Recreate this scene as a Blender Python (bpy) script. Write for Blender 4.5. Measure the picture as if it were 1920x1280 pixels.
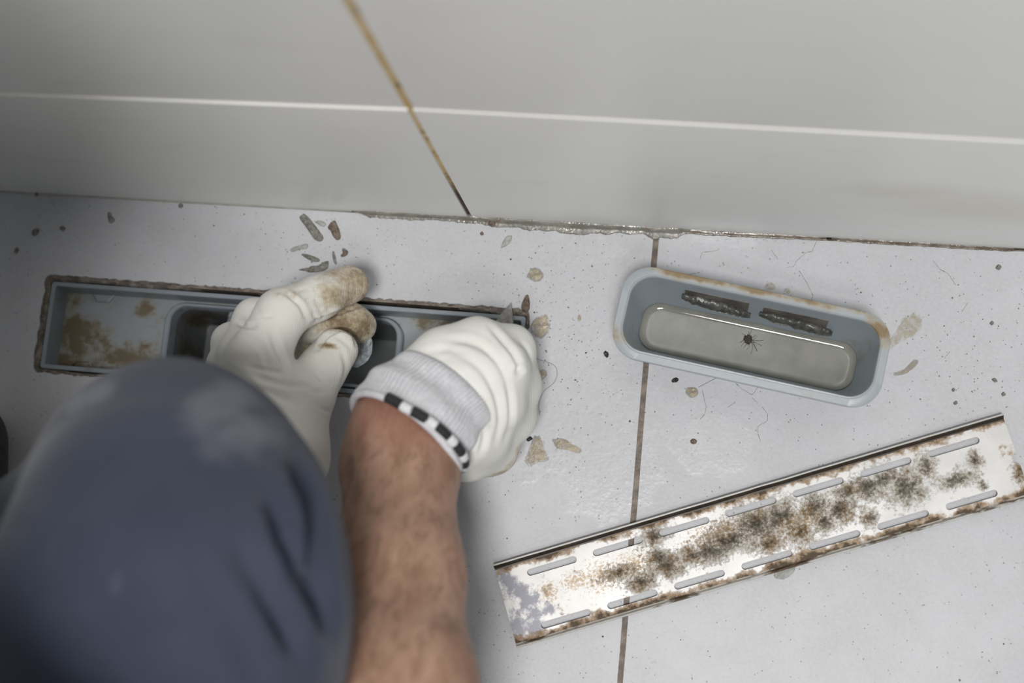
import bpy, bmesh, math, random
import numpy as np
from mathutils import Vector, Matrix, noise

random.seed(7)
for o in list(bpy.data.objects):
    bpy.data.objects.remove(o)
SC = bpy.context.scene
COL = SC.collection

# ------------------------------------------------------------------ camera
F_PX = 2667.0                       # 50 mm lens on a 36 mm wide frame of 1920 px
CAM_H = 0.875                       # metres above the floor
RW = np.array([[0.9897339, 0.0898947, -0.1111114],
               [0.0715407, -0.9846256, -0.1593563],
               [-0.1237284, 0.1497714, -0.9809484]])   # world -> camera (x right, y down, z forward)
CAM = np.array([0.0, 0.0, CAM_H])
cd = bpy.data.cameras.new('camera')
cam = bpy.data.objects.new('camera', cd)
COL.objects.link(cam)
cd.sensor_width = 36.0
cd.lens = F_PX / 1920.0 * 36.0
cd.clip_start = 0.01
m = Matrix.Identity(4)
for i in range(3):
    m[i][0] = RW[0, i]; m[i][1] = -RW[1, i]; m[i][2] = -RW[2, i]; m[i][3] = CAM[i]
cam.matrix_world = m
SC.camera = cam
cd.dof.use_dof = True
cd.dof.focus_distance = 0.865
cd.dof.aperture_fstop = 3.6

# ------------------------------------------------------------------ light
world = bpy.data.worlds.new('room_light'); SC.world = world
world.use_nodes = True
world.node_tree.nodes['Background'].inputs[0].default_value = (0.93, 0.97, 1.0, 1)
world.node_tree.nodes['Background'].inputs[1].default_value = 0.21
def area_lamp(name, loc, aim, size, watts, col):
    ld = bpy.data.lights.new(name, 'AREA')
    ld.shape = 'DISK'; ld.size = size; ld.energy = watts; ld.color = col
    o = bpy.data.objects.new(name, ld); COL.objects.link(o)
    o.location = loc
    o.rotation_euler = (Vector(aim) - o.location).to_track_quat('-Z', 'Y').to_euler()
    return o
area_lamp('ceiling_lamp', (0.06, -0.40, 2.30), (0.0, 0.05, 0.0), 0.36, 33.0, (1.0, 0.99, 0.975))     # ceiling light over the shower
area_lamp('wall_fill_lamp', (0.25, -1.0, 2.4), (0.0, 0.15, 0.1), 0.40, 9.0, (1.0, 0.985, 0.96))         # fill light added behind the worker to brighten the wall
vs = SC.view_settings
vs.view_transform = 'Standard'; vs.look = 'None'; vs.gamma = 1.0; vs.exposure = 0.0
vs.use_curve_mapping = False

# ------------------------------------------------------------------ helpers: measured image point -> place in the room
def ray(u, v):
    return RW.T @ np.array([u - 960.0, v - 640.0, F_PX])
def P(u, v, zmm=0.0):
    d = ray(u, v)
    t = (zmm * 1e-3 - CAM_H) / d[2]
    return CAM + d * t
def proj(p):
    q = (p - CAM) @ RW.T
    return np.stack([960 + F_PX * q[..., 0] / q[..., 2], 640 + F_PX * q[..., 1] / q[..., 2]], -1)
WA = P(0, 355); WB = P(1920, 465)
WX = (WB - WA); WX[2] = 0; WX /= np.linalg.norm(WX)         # along the wall
WN = np.array([WX[1], -WX[0], 0.0])                          # out of the wall, to the room
def W(u, v, out=0.0):
    d = ray(u, v)
    t = ((WA + WN * out - CAM) @ WN) / (d @ WN)
    return CAM + d * t

def tag(o, label=None, cat=None, group=None, kind=None):
    if label: o['label'] = label
    if cat: o['category'] = cat
    if group: o['group'] = group
    if kind: o['kind'] = kind
    return o
def empty(name, loc=(0, 0, 0), rot=None):
    o = bpy.data.objects.new(name, None); COL.objects.link(o)
    o.empty_display_size = 0.02
    o.location = loc
    if rot: o.rotation_euler = rot
    return o
def mesh(name, verts, faces, mat, parent=None, loc=None, smooth=True, rotz=0.0, local=False):
    """verts in world metres unless local; loc = origin of the object"""
    me = bpy.data.meshes.new(name)
    v = np.array(verts, float).reshape(-1, 3)
    if not local:
        off = np.array(parent.location if parent is not None and loc is None else (loc if loc is not None else (0, 0, 0)), float)
        v = v - off
    me.from_pydata([tuple(x) for x in v], [], [tuple(int(i) for i in f) for f in faces])
    me.update()
    o = bpy.data.objects.new(name, me); COL.objects.link(o)
    if mat: me.materials.append(mat)
    if smooth: me.shade_smooth()
    if parent is not None: o.parent = parent
    elif loc is not None: o.location = loc
    if rotz: o.rotation_euler = (0, 0, rotz)
    return o
def bm_obj(name, bm, mat, parent=None, loc=None, smooth=False):
    bmesh.ops.recalc_face_normals(bm, faces=bm.faces[:])
    me = bpy.data.meshes.new(name); bm.to_mesh(me); bm.free()
    o = bpy.data.objects.new(name, me); COL.objects.link(o)
    if mat: me.materials.append(mat)
    if smooth: me.shade_smooth()
    if parent is not None: o.parent = parent
    if loc is not None: o.location = loc
    return o
def autosmooth(o, deg=35):
    me = o.data; me.shade_smooth()
    bm = bmesh.new(); bm.from_mesh(me)
    for e in bm.edges:
        if len(e.link_faces) == 2 and e.calc_face_angle(0) > math.radians(deg): e.smooth = False
    bm.to_mesh(me); bm.free()
    return o
def loft(rings, closed=True, cap0=False, cap1=False):
    n = len(rings[0]); V = [p for r in rings for p in r]; Fc = []
    for i in range(len(rings) - 1):
        for j in range(n if closed else n - 1):
            a = i * n + j; b = i * n + (j + 1) % n
            Fc.append((a, b, b + n, a + n))
    if cap0: Fc.append(tuple(range(n))[::-1])
    if cap1: Fc.append(tuple(range((len(rings) - 1) * n, len(rings) * n)))
    return V, Fc
def nz(p, s=1.0, seed=0.0):
    return noise.noise(Vector((p[0] * s + seed, p[1] * s - seed * 1.7, (p[2] if len(p) > 2 else 0) * s + seed * .3)))
def lerp(a, b, t): return a + (b - a) * t
def polyline(pts, n):
    pts = np.array(pts, float); d = np.r_[0, np.cumsum(np.linalg.norm(np.diff(pts, axis=0), axis=1))]
    t = np.linspace(0, d[-1], n)
    return np.stack([np.interp(t, d, pts[:, k]) for k in range(pts.shape[1])], 1)
def spline(pts, n):
    """Catmull-Rom through pts"""
    pts = np.array(pts, float); q = np.vstack([2 * pts[0] - pts[1], pts, 2 * pts[-1] - pts[-2]])
    out = []
    for t in np.linspace(0, len(pts) - 1 - 1e-6, n):
        i = int(t); f = t - i; a, b, c, d = q[i:i + 4]
        out.append(.5 * ((2 * b) + (c - a) * f + (2 * a - 5 * b + 4 * c - d) * f * f + (3 * b - a - 3 * c + d) * f ** 3))
    return np.array(out)

# ------------------------------------------------------------------ material helpers
class Mat:
    def __init__(s, name, color=(.5, .5, .5), rough=.5, metal=0.0, spec=.5, coord='Object'):
        s.m = bpy.data.materials.new(name); s.m.use_nodes = True
        s.t = s.m.node_tree; s.N = s.t.nodes; s.L = s.t.links
        s.b = s.N['Principled BSDF']
        s.b.inputs['Base Color'].default_value = (*color, 1)
        s.b.inputs['Roughness'].default_value = rough
        s.b.inputs['Metallic'].default_value = metal
        s.b.inputs['Specular IOR Level'].default_value = spec
        tc = s.N.new('ShaderNodeTexCoord'); s.co = tc.outputs[coord]
        s.col = None; s.h = None; s.rough = None
    def node(s, kind, **kw):
        n = s.N.new(kind)
        for k, v in kw.items():
            if hasattr(n, k): setattr(n, k, v)
        return n
    def put(s, sock, v):
        if isinstance(v, bpy.types.NodeSocket): s.L.new(v, sock)
        elif isinstance(v, (tuple, list)) and len(v) == 3 and sock.type == 'RGBA': sock.default_value = (*v, 1)
        else: sock.default_value = v
    def noise(s, scale, detail=4, rough=.6, dist=0.0, stretch=None, out='Fac'):
        n = s.node('ShaderNodeTexNoise'); co = s.co
        if stretch: co = s.vmath('MULTIPLY', co, stretch)
        s.L.new(co, n.inputs['Vector'])
        n.inputs['Scale'].default_value = scale; n.inputs['Detail'].default_value = detail
        n.inputs['Roughness'].default_value = rough; n.inputs['Distortion'].default_value = dist
        return n.outputs[out]
    def voronoi(s, scale, feature='F1', rnd=1.0, out='Distance'):
        n = s.node('ShaderNodeTexVoronoi'); n.feature = feature
        s.L.new(s.co, n.inputs['Vector']); n.inputs['Scale'].default_value = scale
        n.inputs['Randomness'].default_value = rnd
        return n.outputs[out]
    def math(s, op, a, b=0.0, clamp=False):
        n = s.node('ShaderNodeMath', operation=op); n.use_clamp = clamp
        s.put(n.inputs[0], a); s.put(n.inputs[1], b); return n.outputs[0]
    def vmath(s, op, a, b=(0, 0, 0)):
        n = s.node('ShaderNodeVectorMath', operation=op)
        s.put(n.inputs[0], a); s.put(n.inputs[1], b)
        return n.outputs['Value'] if op in ('LENGTH', 'DOT_PRODUCT', 'DISTANCE') else n.outputs[0]
    def ramp(s, v, lo, hi, a=0.0, b=1.0):
        n = s.node('ShaderNodeMapRange'); n.interpolation_type = 'SMOOTHSTEP'
        s.put(n.inputs['Value'], v)
        n.inputs['From Min'].default_value = lo; n.inputs['From Max'].default_value = hi
        n.inputs['To Min'].default_value = a; n.inputs['To Max'].default_value = b
        return n.outputs[0]
    def mix(s, f, a, b):
        n = s.node('ShaderNodeMix'); n.data_type = 'RGBA'
        s.put(n.inputs[0], f); s.put(n.inputs[6], a); s.put(n.inputs[7], b); return n.outputs[2]
    def mixf(s, f, a, b):
        n = s.node('ShaderNodeMix'); n.data_type = 'FLOAT'
        s.put(n.inputs[0], f); s.put(n.inputs[2], a); s.put(n.inputs[3], b); return n.outputs[0]
    def blobs(s, items, co=None):
        """max over ellipsoids of 1 - |(p-c)/r| ; items = ((c),(r)) in object coordinates (metres)"""
        acc = None; co = co or s.co
        for c, r in items:
            d = s.vmath('SUBTRACT', co, tuple(float(x) for x in c))
            d = s.vmath('MULTIPLY', d, tuple(1.0 / float(x) for x in r))
            v = s.math('SUBTRACT', 1.0, s.vmath('LENGTH', d))
            acc = v if acc is None else s.math('MAXIMUM', acc, v)
        return acc
    def axis(s, k):
        n = s.node('ShaderNodeSeparateXYZ'); s.L.new(s.co, n.inputs[0]); return n.outputs[k]
    def done(s, col=None, rough=None, bump=None, strength=.3, dist=.001, **kw):
        if col is not None: s.put(s.b.inputs['Base Color'], col)
        if rough is not None: s.put(s.b.inputs['Roughness'], rough)
        if bump is not None:
            n = s.node('ShaderNodeBump'); n.inputs['Strength'].default_value = strength; n.inputs['Distance'].default_value = dist
            s.L.new(bump, n.inputs['Height']); s.L.new(n.outputs[0], s.b.inputs['Normal'])
        for k, v in kw.items(): s.put(s.b.inputs[k.replace('_', ' ')], v)
        return s.m

# ---- floor tile: pale cool grey, fine dark pepper, wet glaze near the work
def floor_material():
    M = Mat('floor_tile_glaze', rough=.5)
    big = M.noise(9, 4); fine = M.noise(420, 3, .7); mid = M.noise(60, 4)
    c = M.mix(M.ramp(big, .3, .75), (.455, .46, .482), (.53, .537, .56))
    c = M.mix(M.ramp(mid, .35, .8, 0, .25), c, (.40, .395, .385))
    c = M.mix(M.ramp(fine, .3, .8, 0, .35), c, (.62, .62, .635))
    sp = M.voronoi(330)
    keep = M.noise(140, 2)
    pep = M.math('MULTIPLY', M.ramp(sp, .10, .22, 1, 0), M.ramp(keep, .52, .62))
    c = M.mix(M.math('MULTIPLY', pep, .7), c, (.10, .095, .09))
    wetb = M.blobs([(P(1060, 760), (.075, .075, 1)), (P(1150, 880), (.05, .05, 1)), (P(1330, 830), (.04, .03, 1)), (P(1080, 460), (.05, .02, 1)), (P(1380, 440), (.05, .012, 1))])
    wet = M.ramp(M.math('ADD', wetb, M.math('MULTIPLY', M.math('SUBTRACT', M.noise(45, 4), .5), 1.6)), .25, .55)
    r = M.mixf(wet, .48, .27)
    h = M.math('ADD', M.math('MULTIPLY', fine, .5), M.math('MULTIPLY', M.math('MULTIPLY', wet, M.noise(150, 2)), .9))
    return M.done(c, r, h, .35, .0006)
FLOOR = floor_material()

def wall_material():
    M = Mat('wall_tile_glaze', rough=.38)
    c = M.mix(M.ramp(M.noise(5, 3), .3, .7), (.81, .81, .79), (.84, .84, .82))
    c = M.mix(M.ramp(M.noise(14, 5, .6, 0, (1, 1, 3)), .5, .9, 0, .22), c, (.60, .58, .51))
    ax = M.blobs([(W(1850, 390), (.09, 1, .05)), (W(1700, 360), (.05, 1, .03))])
    c = M.mix(M.math('MULTIPLY', M.ramp(M.math('ADD', ax, M.math('MULTIPLY', M.noise(25, 3), .5)), .2, 1.2), .3), c, (.50, .45, .28))
    return M.done(c, None, M.noise(60, 3), .06, .001)
WALL = wall_material()

def grout_wall_material():
    M = Mat('rusty_wall_grout', rough=.7)
    z = M.axis(2)
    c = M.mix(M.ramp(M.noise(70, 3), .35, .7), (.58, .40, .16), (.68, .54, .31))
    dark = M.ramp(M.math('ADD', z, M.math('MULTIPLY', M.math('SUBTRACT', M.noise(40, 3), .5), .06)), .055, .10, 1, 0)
    c = M.mix(dark, c, (.045, .026, .012))
    spots = M.ramp(M.noise(120, 2), .62, .70)
    c = M.mix(M.math('MULTIPLY', spots, .85), c, (.10, .06, .025))
    return M.done(c, None, M.noise(300, 3), .4, .001)
GROUTW = grout_wall_material()

def simple(name, a, b, scale=120, rough=.6, bump=.4, spec=.5, detail=4, bscale=None, lo=.35, hi=.68, dist=.001, **kw):
    M = Mat(name, rough=rough, spec=spec)
    c = M.mix(M.ramp(M.noise(scale, detail), lo, hi), a, b)
    return M.done(c, None, M.noise(bscale or scale * 2, 3), bump, dist, **kw)
GROUTF = simple('floor_grout', (.11, .083, .064), (.23, .19, .155), 160, .55)
GROUTP = simple('pale_joint', (.40, .39, .36), (.47, .46, .43), 90, .5)
MORTAR = simple('broken_mortar', (.10, .085, .065), (.30, .27, .235), 170, .8, .9, dist=.002)
CHIP = simple('mortar_chip', (.13, .125, .105), (.29, .285, .255), 380, .75, .8, dist=.001)
CHIPB = simple('brown_chip', (.10, .075, .05), (.24, .19, .15), 380, .7, .8)
CHIPP = simple('pale_chip', (.32, .32, .30), (.44, .44, .42), 380, .7, .6)
BEIGE = simple('beige_flake', (.55, .47, .38), (.66, .58, .48), 300, .6, .3)
SLUDGE = simple('wet_sludge', (.045, .045, .042), (.10, .10, .095), 200, .28, .35, dist=.001)
BLACKR = simple('black_rubber', (.012, .012, .014), (.03, .03, .032), 90, .5, .2)
HAIR = Mat('dark_hair', (.05, .035, .025), .5).done()
CRACK = Mat('crack_dirt', (.13, .12, .105), .9).done()

def residue_material():
    M = Mat('wet_residue', rough=.14)
    c = M.mix(M.ramp(M.noise(230, 4), .3, .7), (.36, .28, .16), (.56, .49, .36))
    fa = M.node('ShaderNodeAttribute'); fa.attribute_name = 'edge_fade'
    M.put(M.b.inputs['Alpha'], M.math('MULTIPLY', M.ramp(M.noise(330, 4, .7), .3, .65, .25, .8), M.ramp(M.math('ADD', fa.outputs['Fac'], M.math('MULTIPLY', M.math('SUBTRACT', M.noise(500, 3), .5), .9)), .1, .6)))
    return M.done(c, None, M.noise(420, 3), .9, .0015)
RESIDUE = residue_material()
def stain_material():
    M = Mat('dried_stain', rough=.4)
    c = M.mix(M.ramp(M.noise(150, 4), .3, .7), (.36, .28, .14), (.50, .43, .28))
    fa = M.node('ShaderNodeAttribute'); fa.attribute_name = 'edge_fade'
    a = M.math('MULTIPLY', M.ramp(M.noise(260, 4), .28, .65, .05, .5), M.ramp(M.math('ADD', fa.outputs['Fac'], M.math('MULTIPLY', M.math('SUBTRACT', M.noise(350, 3), .5), 1.2)), .0, .7))
    M.put(M.b.inputs['Alpha'], a)
    return M.done(c)
STAIN = stain_material()
def sealant_material():
    M = Mat('wet_sealant', rough=.2)
    c = M.mix(M.ramp(M.noise(90, 4), .35, .65), (.17, .165, .14), (.25, .24, .21))
    c = M.mix(M.ramp(M.noise(210, 3), .6, .68), c, (.20, .14, .10))
    return M.done(c, M.ramp(M.noise(60, 2), .3, .7, .08, .45), M.noise(330, 3), .5, .001)
SEAL = sealant_material()
SEALB = simple('brown_sealant', (.15, .12, .095), (.27, .235, .195), 140, .16, .5)

def plastic(name, base, dirt, amount, dirtc=(.12, .095, .05), rough=.32, blobs=None, ns=38):
    M = Mat(name, rough=rough)
    n = M.noise(ns, 6, .65)
    f = M.math('ADD', n, amount)
    if blobs: f = M.math('ADD', f, M.math('MULTIPLY', M.math('MAXIMUM', M.blobs(blobs), -.25), .28))
    c = M.mix(M.ramp(M.noise(7, 3), .3, .7), base, tuple(x * .9 for x in base))
    c = M.mix(M.ramp(f, .50, .66, 0, .55), c, dirt)
    c = M.mix(M.ramp(f, .60, .78, 0, .85), c, dirtc)
    return M.done(c, M.mixf(M.ramp(f, .5, .7), rough, .55), M.noise(400, 2), .12, .0006)

# ------------------------------------------------------------------ THE SETTING
# channel frame (the drain recess) is needed before the floor, because the tile is cut around it
TL = P(98, 527, -2); TR = P(987, 593, -2); BL = P(77.5, 690, -2)
EX = TR - TL; LEN = float(np.linalg.norm(EX)); EX /= LEN
EY = np.array([-EX[1], EX[0], 0.0])
WID = float(abs((BL - TL) @ EY))
CHO = TL - EY * WID                       # origin: lower-left (room side, left) corner, z = -2 mm
CH = np.array([CHO[0], CHO[1], 0.0])
def C(x, y, z=0.0):                       # channel-local metres -> world
    return CH + EX * x + EY * y + np.array([0, 0, z])
def CL(u, v, z):                          # image point at depth z(mm) -> channel-local
    d = P(u, v, z) - CH
    return float(d @ EX), float(d @ EY)

def rect_loop(x0, y0, x1, y1, r=0.0, seg=6, n_side=1):
    pts = []
    for cx, cy, a0 in ((x1 - r, y0 + r, -90), (x1 - r, y1 - r, 0), (x0 + r, y1 - r, 90), (x0 + r, y0 + r, 180)):
        if r <= 0: pts.append((cx, cy)); continue
        for i in range(seg + 1):
            a = math.radians(a0 + 90 * i / seg); pts.append((cx + r * math.cos(a), cy + r * math.sin(a)))
    if n_side > 1:
        out = []
        for i in range(len(pts)):
            a = np.array(pts[i]); b = np.array(pts[(i + 1) % len(pts)])
            k = n_side if np.linalg.norm(b - a) > .02 else 1
            for j in range(k): out.append(tuple(lerp(a, b, j / k)))
        pts = out
    return pts

def fill_with_hole(outer, holes, ztop, thick, mat, name, parent, bevel=0.0):
    """flat slab between an outer loop and holes (lists of 3-D xy points)"""
    bm = bmesh.new(); edges = []
    for lp in [outer] + holes:
        vs_ = [bm.verts.new((p[0], p[1], ztop)) for p in lp]
        for i in range(len(vs_)): edges.append(bm.edges.new((vs_[i], vs_[(i + 1) % len(vs_)])))
    bmesh.ops.triangle_fill(bm, use_beauty=True, use_dissolve=False, edges=edges, normal=(0, 0, 1))
    bmesh.ops.recalc_face_normals(bm, faces=bm.faces[:])
    if sum(f.normal.z for f in bm.faces) < 0: bmesh.ops.reverse_faces(bm, faces=bm.faces[:])
    top = bm.faces[:]
    ret = bmesh.ops.extrude_face_region(bm, geom=top)
    newv = [g for g in ret['geom'] if isinstance(g, bmesh.types.BMVert)]
    for vv in newv: vv.co.z = ztop
    for vv in bm.verts:
        if vv not in newv: pass
    old = set(v for f in top for v in f.verts) - set(newv)
    for vv in old: vv.co.z = ztop - thick
    if bevel > 0:
        es = [e for e in bm.edges if len(e.link_faces) == 2 and e.calc_face_angle(0) > .8 and min(v.co.z for v in e.verts) > ztop - 1e-5]
        bmesh.ops.bevel(bm, geom=es, offset=bevel, segments=2, affect='EDGES', profile=.5)
    return bm_obj(name, bm, mat, parent)

floor = None
hole_clean = [C(x, y) for x, y in rect_loop(-.0018, -.0022, LEN + .0018, WID + .0022, .003, 3, 90)]
def ragged(loop, amp, seed):
    out = []
    for p in loop:
        out.append(p + EY * amp * (nz(p, 260, seed) + .6 * nz(p, 900, seed)) + EX * amp * nz(p, 300, seed + 9))
    return out
tile_hole = [C(x, y) for x, y in rect_loop(-.0040, -.0030, LEN + .0022, WID + .0042, .004, 3, 150)]
tile_hole = ragged(tile_hole, .0011, 3)
# grout joint between the two floor tiles
JA = P(1231.5, 434); JB = P(1163, 1280)
JD = (JB - JA) / np.linalg.norm(JB - JA)
JN = np.array([-JD[1], JD[0], 0.0])                  # to the right (+x)
if JN[0] < 0: JN = -JN
half = .0016
far = .62
def on_wall(p, d):                                   # extend p along -d to a line 2.5 mm in front of the wall
    t = ((WA + WN * .0016 - p) @ WN) / (d @ WN)
    return p + d * t
wl0 = on_wall(JA - JN * half, JD); wr0 = on_wall(JA + JN * half, JD)
slab_out = [WA - WX * 1.0 + WN * -.012, WA + WX * 1.6 - WN * .012, WA + WX * 1.6 + WN * 1.225, WA - WX * 1.0 + WN * 1.225]
floor = fill_with_hole(slab_out, [hole_clean], -.0013, .095, GROUTF, 'floor', None)
tag(floor, kind='structure')
fill_with_hole([C(-.02, -.02), C(LEN + .02, -.02), C(LEN + .02, WID + .02), C(-.02, WID + .02)], [], -.0940, .004, MORTAR, 'light_stop_bed', floor)  # unseen plate added below the pit, keeps room light out of the crack
# left tile (cut out for the drain)
a0 = WA - WX * .30 + WN * .0016
left_loop = [wl0]
for i in range(1, 30):
    p = lerp(wl0, wl0 + JD * far, i / 29.0); left_loop.append(p - JN * .0003 * (1 + nz(p, 120, 4)))
e1 = a0 + JD * far
left_loop += [e1, a0]
t1 = fill_with_hole(left_loop, [tile_hole], 0.0, .008, FLOOR, 'tile', floor, .0005)
right_loop = [wr0, WB + WX * .20 + WN * .0016, WB + WX * .20 + WN * .0016 + JD * far]
for i in range(29, 0, -1):
    p = lerp(wr0, wr0 + JD * far, i / 29.0); right_loop.append(p + JN * .0003 * (nz(p, 150, 8)))
t2 = fill_with_hole(right_loop, [], 0.0, .008, FLOOR, 'tile', floor, .0005)
# neighbouring tiles outside the picture
q0 = e1 + JD * .0035; q1 = wl0 + JD * (far + .0035)
fill_with_hole([q1, q1 + JD * .6, q0 + JD * .6, q0], [], 0.0, .008, FLOOR, 'tile', floor, .0005)
q0 = wr0 + JD * (far + .0035); q1 = right_loop[2] + JD * .0035
fill_with_hole([q1, q1 + JD * .6, q0 + JD * .6, q0], [], 0.0, .008, FLOOR, 'tile', floor, .0005)

for (xa, xb) in ((-.995, -.3035), (None, 1.595)):
    pa = WA + WX * xa + WN * .0016 if xa is not None else WB + WX * .2035 + WN * .0016
    pb = WA + WX * xb + WN * .0016
    for d0, d1 in ((0, far), (far + .0035, far + .6035)):
        fill_with_hole([pa + JD * d0, pb + JD * d0, pb + JD * d1, pa + JD * d1], [], 0.0, .008, FLOOR, 'tile', floor, .0005)

# ---- wall: four tiles round the rust-stained joint, the lower row proud of the upper one
WO = np.array([WA[0], WA[1], 0.0])
def WL(u, v, out=0.0):
    d = W(u, v, out) - WO
    return float(d @ WX), float(d[2])
wjx_top, wz_top = WL(652, 0); wjx_led, wz_led = WL(768, 202); wjx_bot, _ = WL(880, 402)
zl_l = WL(0, 174)[1]; zl_m = WL(765, 203)[1]; zl_r = WL(1899, 263)[1]; xl_r = WL(1899, 263)[0]; xl_l = WL(0, 174)[0]
wall = None
bm = bmesh.new()
def wall_pt(x, z, out): return WO + WX * x + WN * out + np.array([0, 0, z])
def quadbox(bm, c4, o0, o1):
    a = [bm.verts.new(wall_pt(x, z, o0)) for x, z in c4]; b = [bm.verts.new(wall_pt(x, z, o1)) for x, z in c4]
    bm.faces.new(a[::-1]); bm.faces.new(b)
    for i in range(4): bm.faces.new((a[i], a[(i + 1) % 4], b[(i + 1) % 4], b[i]))
quadbox(bm, [(-1.0, -.012), (1.6, -.012), (1.6, 1.3), (-1.0, 1.3)], -.02, -.0004)
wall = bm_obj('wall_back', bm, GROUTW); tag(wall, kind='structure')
wall.location = (0, 0, 0)
def wall_tile(c4, o1, bev):
    bm = bmesh.new(); quadbox(bm, c4, -.006, o1)
    es = [e for e in bm.edges if all(abs((np.array(v.co) - WO) @ WN - o1) < 1e-5 for v in e.verts)]
    top = [e for e in es if all(v.co.z > c4[0][1] + .05 for v in e.verts)]
    bmesh.ops.bevel(bm, geom=top, offset=bev, segments=5, affect='EDGES', profile=.5)
    o = bm_obj('tile', bm, WALL, wall, smooth=False)
    return autosmooth(o, 50)
g = .0014
def jx(z): return lerp(wjx_bot, wjx_led, z / wz_led) if z < wz_led else lerp(wjx_led, wjx_top, (z - wz_led) / (wz_top - wz_led))
sl = (zl_m - zl_l) / (wjx_led - xl_l); sr = (zl_r - zl_m) / (xl_r - wjx_led)
XL, XR = -.45, 1.05
lg = .0007
wall_tile([(XL, .0012), (jx(0) - g, .0012), (jx(zl_m) - g, zl_m - lg), (XL, zl_m + sl * (XL - wjx_led) - lg)], .0010, .0008)
wall_tile([(jx(0) + g, .0012), (XR, .0012), (XR, zl_m + sr * (XR - wjx_led) - lg), (jx(zl_m) + g, zl_m - lg)], .0006, .0006)
ztop = .62
wall_tile([(XL, zl_m + sl * (XL - wjx_led) + lg), (jx(zl_m) - g * 1.5, zl_m + lg), (jx(ztop) - g * 1.5, ztop), (XL, ztop)], .0, .0008)
wall_tile([(jx(zl_m) + g * 1.5, zl_m + lg), (XR, zl_m + sr * (XR - wjx_led) + lg), (XR, ztop), (jx(ztop) + g * 1.5, ztop)], .0, .0008)
wall_tile([(XL, ztop + .002), (jx(ztop) - g, ztop + .002), (jx(1.2) - g, 1.22), (XL, 1.22)], .0, .0008)
wall_tile([(jx(ztop) + g, ztop + .002), (XR, ztop + .002), (XR, 1.22), (jx(1.2) + g, 1.22)], .0, .0008)

for (xa, xb) in ((-.998, XL - .0025), (XR + .0025, 1.598)):
    zm = zl_m + (sl * (XL - wjx_led) if xa < 0 else sr * (XR - wjx_led))
    for z0_, z1_, o_ in ((.0012, zm - lg, .0010), (zm + lg, ztop, 0.0), (ztop + .002, 1.22, 0.0)):
        wall_tile([(xa, z0_), (xb, z0_), (xb, z1_), (xa, z1_)], o_, .0008)

# ---- sealant along the foot of the wall
def sealant(name, edge, hgt, mat, n, amp, seed, label, proud=.0009):
    e = polyline(edge, n); rings = []
    for i, (u, v) in enumerate(e):
        f = P(u, v, 0.0)
        s = float((f - WO) @ WX); out = float((f - WO) @ WN)
        out = max(out + amp * (nz((u * .05, v * .05, 0), 1.0, seed) + .6 * nz((u * .16, 0, 0), 1, seed + 3)), .0022)
        hh = hgt * (1 + .35 * nz((u * .03, 1, 0), 1, seed))
        k_ = min(1.0, i / 14.0, (n - 1 - i) / 14.0)
        out, hh = lerp(.0018, out, k_), lerp(.0004, hh, k_)
        prof = [(-.002, -.001), (out + .0002, -.001), (out, .0002), (out * .8, proud * .75), (out * .55, proud), (lerp(.0018, out, .25), proud + hh * .25), (.0021, hh), (-.001, hh + .0002)]
        rings.append([wall_pt(s, z, o) for o, z in prof])
    V, Fc = loft(rings, closed=True, cap0=True, cap1=True)
    o = mesh(name, V, Fc, mat); tag(o, label, kind='structure'); return o
sealant('trim_1', [(660, 395), (690, 406), (730, 409), (770, 413), (800, 410), (850, 416), (890, 421), (950, 426), (1000, 432), (1060, 437), (1100, 439), (1160, 438), (1205, 439), (1226, 450), (1240, 446), (1262, 446), (1300, 444)], .0030, SEAL, 320, .0013, 2, 'wet grey sealant strip along the foot of the wall', .0004)
sealant('trim_2', [(1240, 436), (1300, 440), (1350, 442), (1420, 446), (1480, 449), (1560, 452), (1640, 457), (1740, 463), (1840, 469), (1925, 473)], .0011, SEALB, 200, .0005, 5, 'thin brown sealant line at the right foot of the wall', .0006)
sealant('trim_3', [(-60, 357), (100, 367), (300, 376), (480, 383), (600, 389), (672, 393)], .0008, GROUTP, 90, .0002, 6, 'thin pale joint at the left foot of the wall', .0003)

# ------------------------------------------------------------------ DRAIN CHANNEL set into the floor
ZP = -.020                                            # pan level
hx0, hy1 = CL(306, 566, -18); hx1, _ = CL(757, 640, -18)
hy1 = WID - .0052; hy0 = .0052
hx0 = CL(304, 650, -18)[0]
DL = C(LEN / 2, WID / 2, 0)
pan_blobs = [(C(*CL(130, 620, -20)), (.02, .02, 1)), (C(*CL(150, 640, -20)), (.025, .018, 1)), (C(*CL(110, 560, -20)), (.02, .012, 1)), (C(*CL(275, 575, -20)), (.008, .008, 1)), (C(*CL(240, 670, -20)), (.03, .012, 1)), (C(*CL(130, 680, -20)), (.03, .012, 1)), (C(*CL(900, 600, -20)), (.05, .02, 1))]
PLAST = plastic('grey_blue_plastic', (.265, .30, .335), (.20, .185, .14), -.02)
pan_blobs = [(c_ - DL, r_) for c_, r_ in pan_blobs]
PANM = plastic('stained_pan_plastic', (.33, .355, .375), (.26, .225, .14), .06, (.14, .10, .045), .4, pan_blobs, 95)
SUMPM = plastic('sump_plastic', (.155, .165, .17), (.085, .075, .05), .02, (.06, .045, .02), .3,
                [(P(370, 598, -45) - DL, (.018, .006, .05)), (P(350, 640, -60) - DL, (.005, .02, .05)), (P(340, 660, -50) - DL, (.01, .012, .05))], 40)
drain = empty('drain_channel', DL)
tag(drain, 'grey-blue plastic drain channel sunk in the floor under the gloved hands', 'drain')
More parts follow.
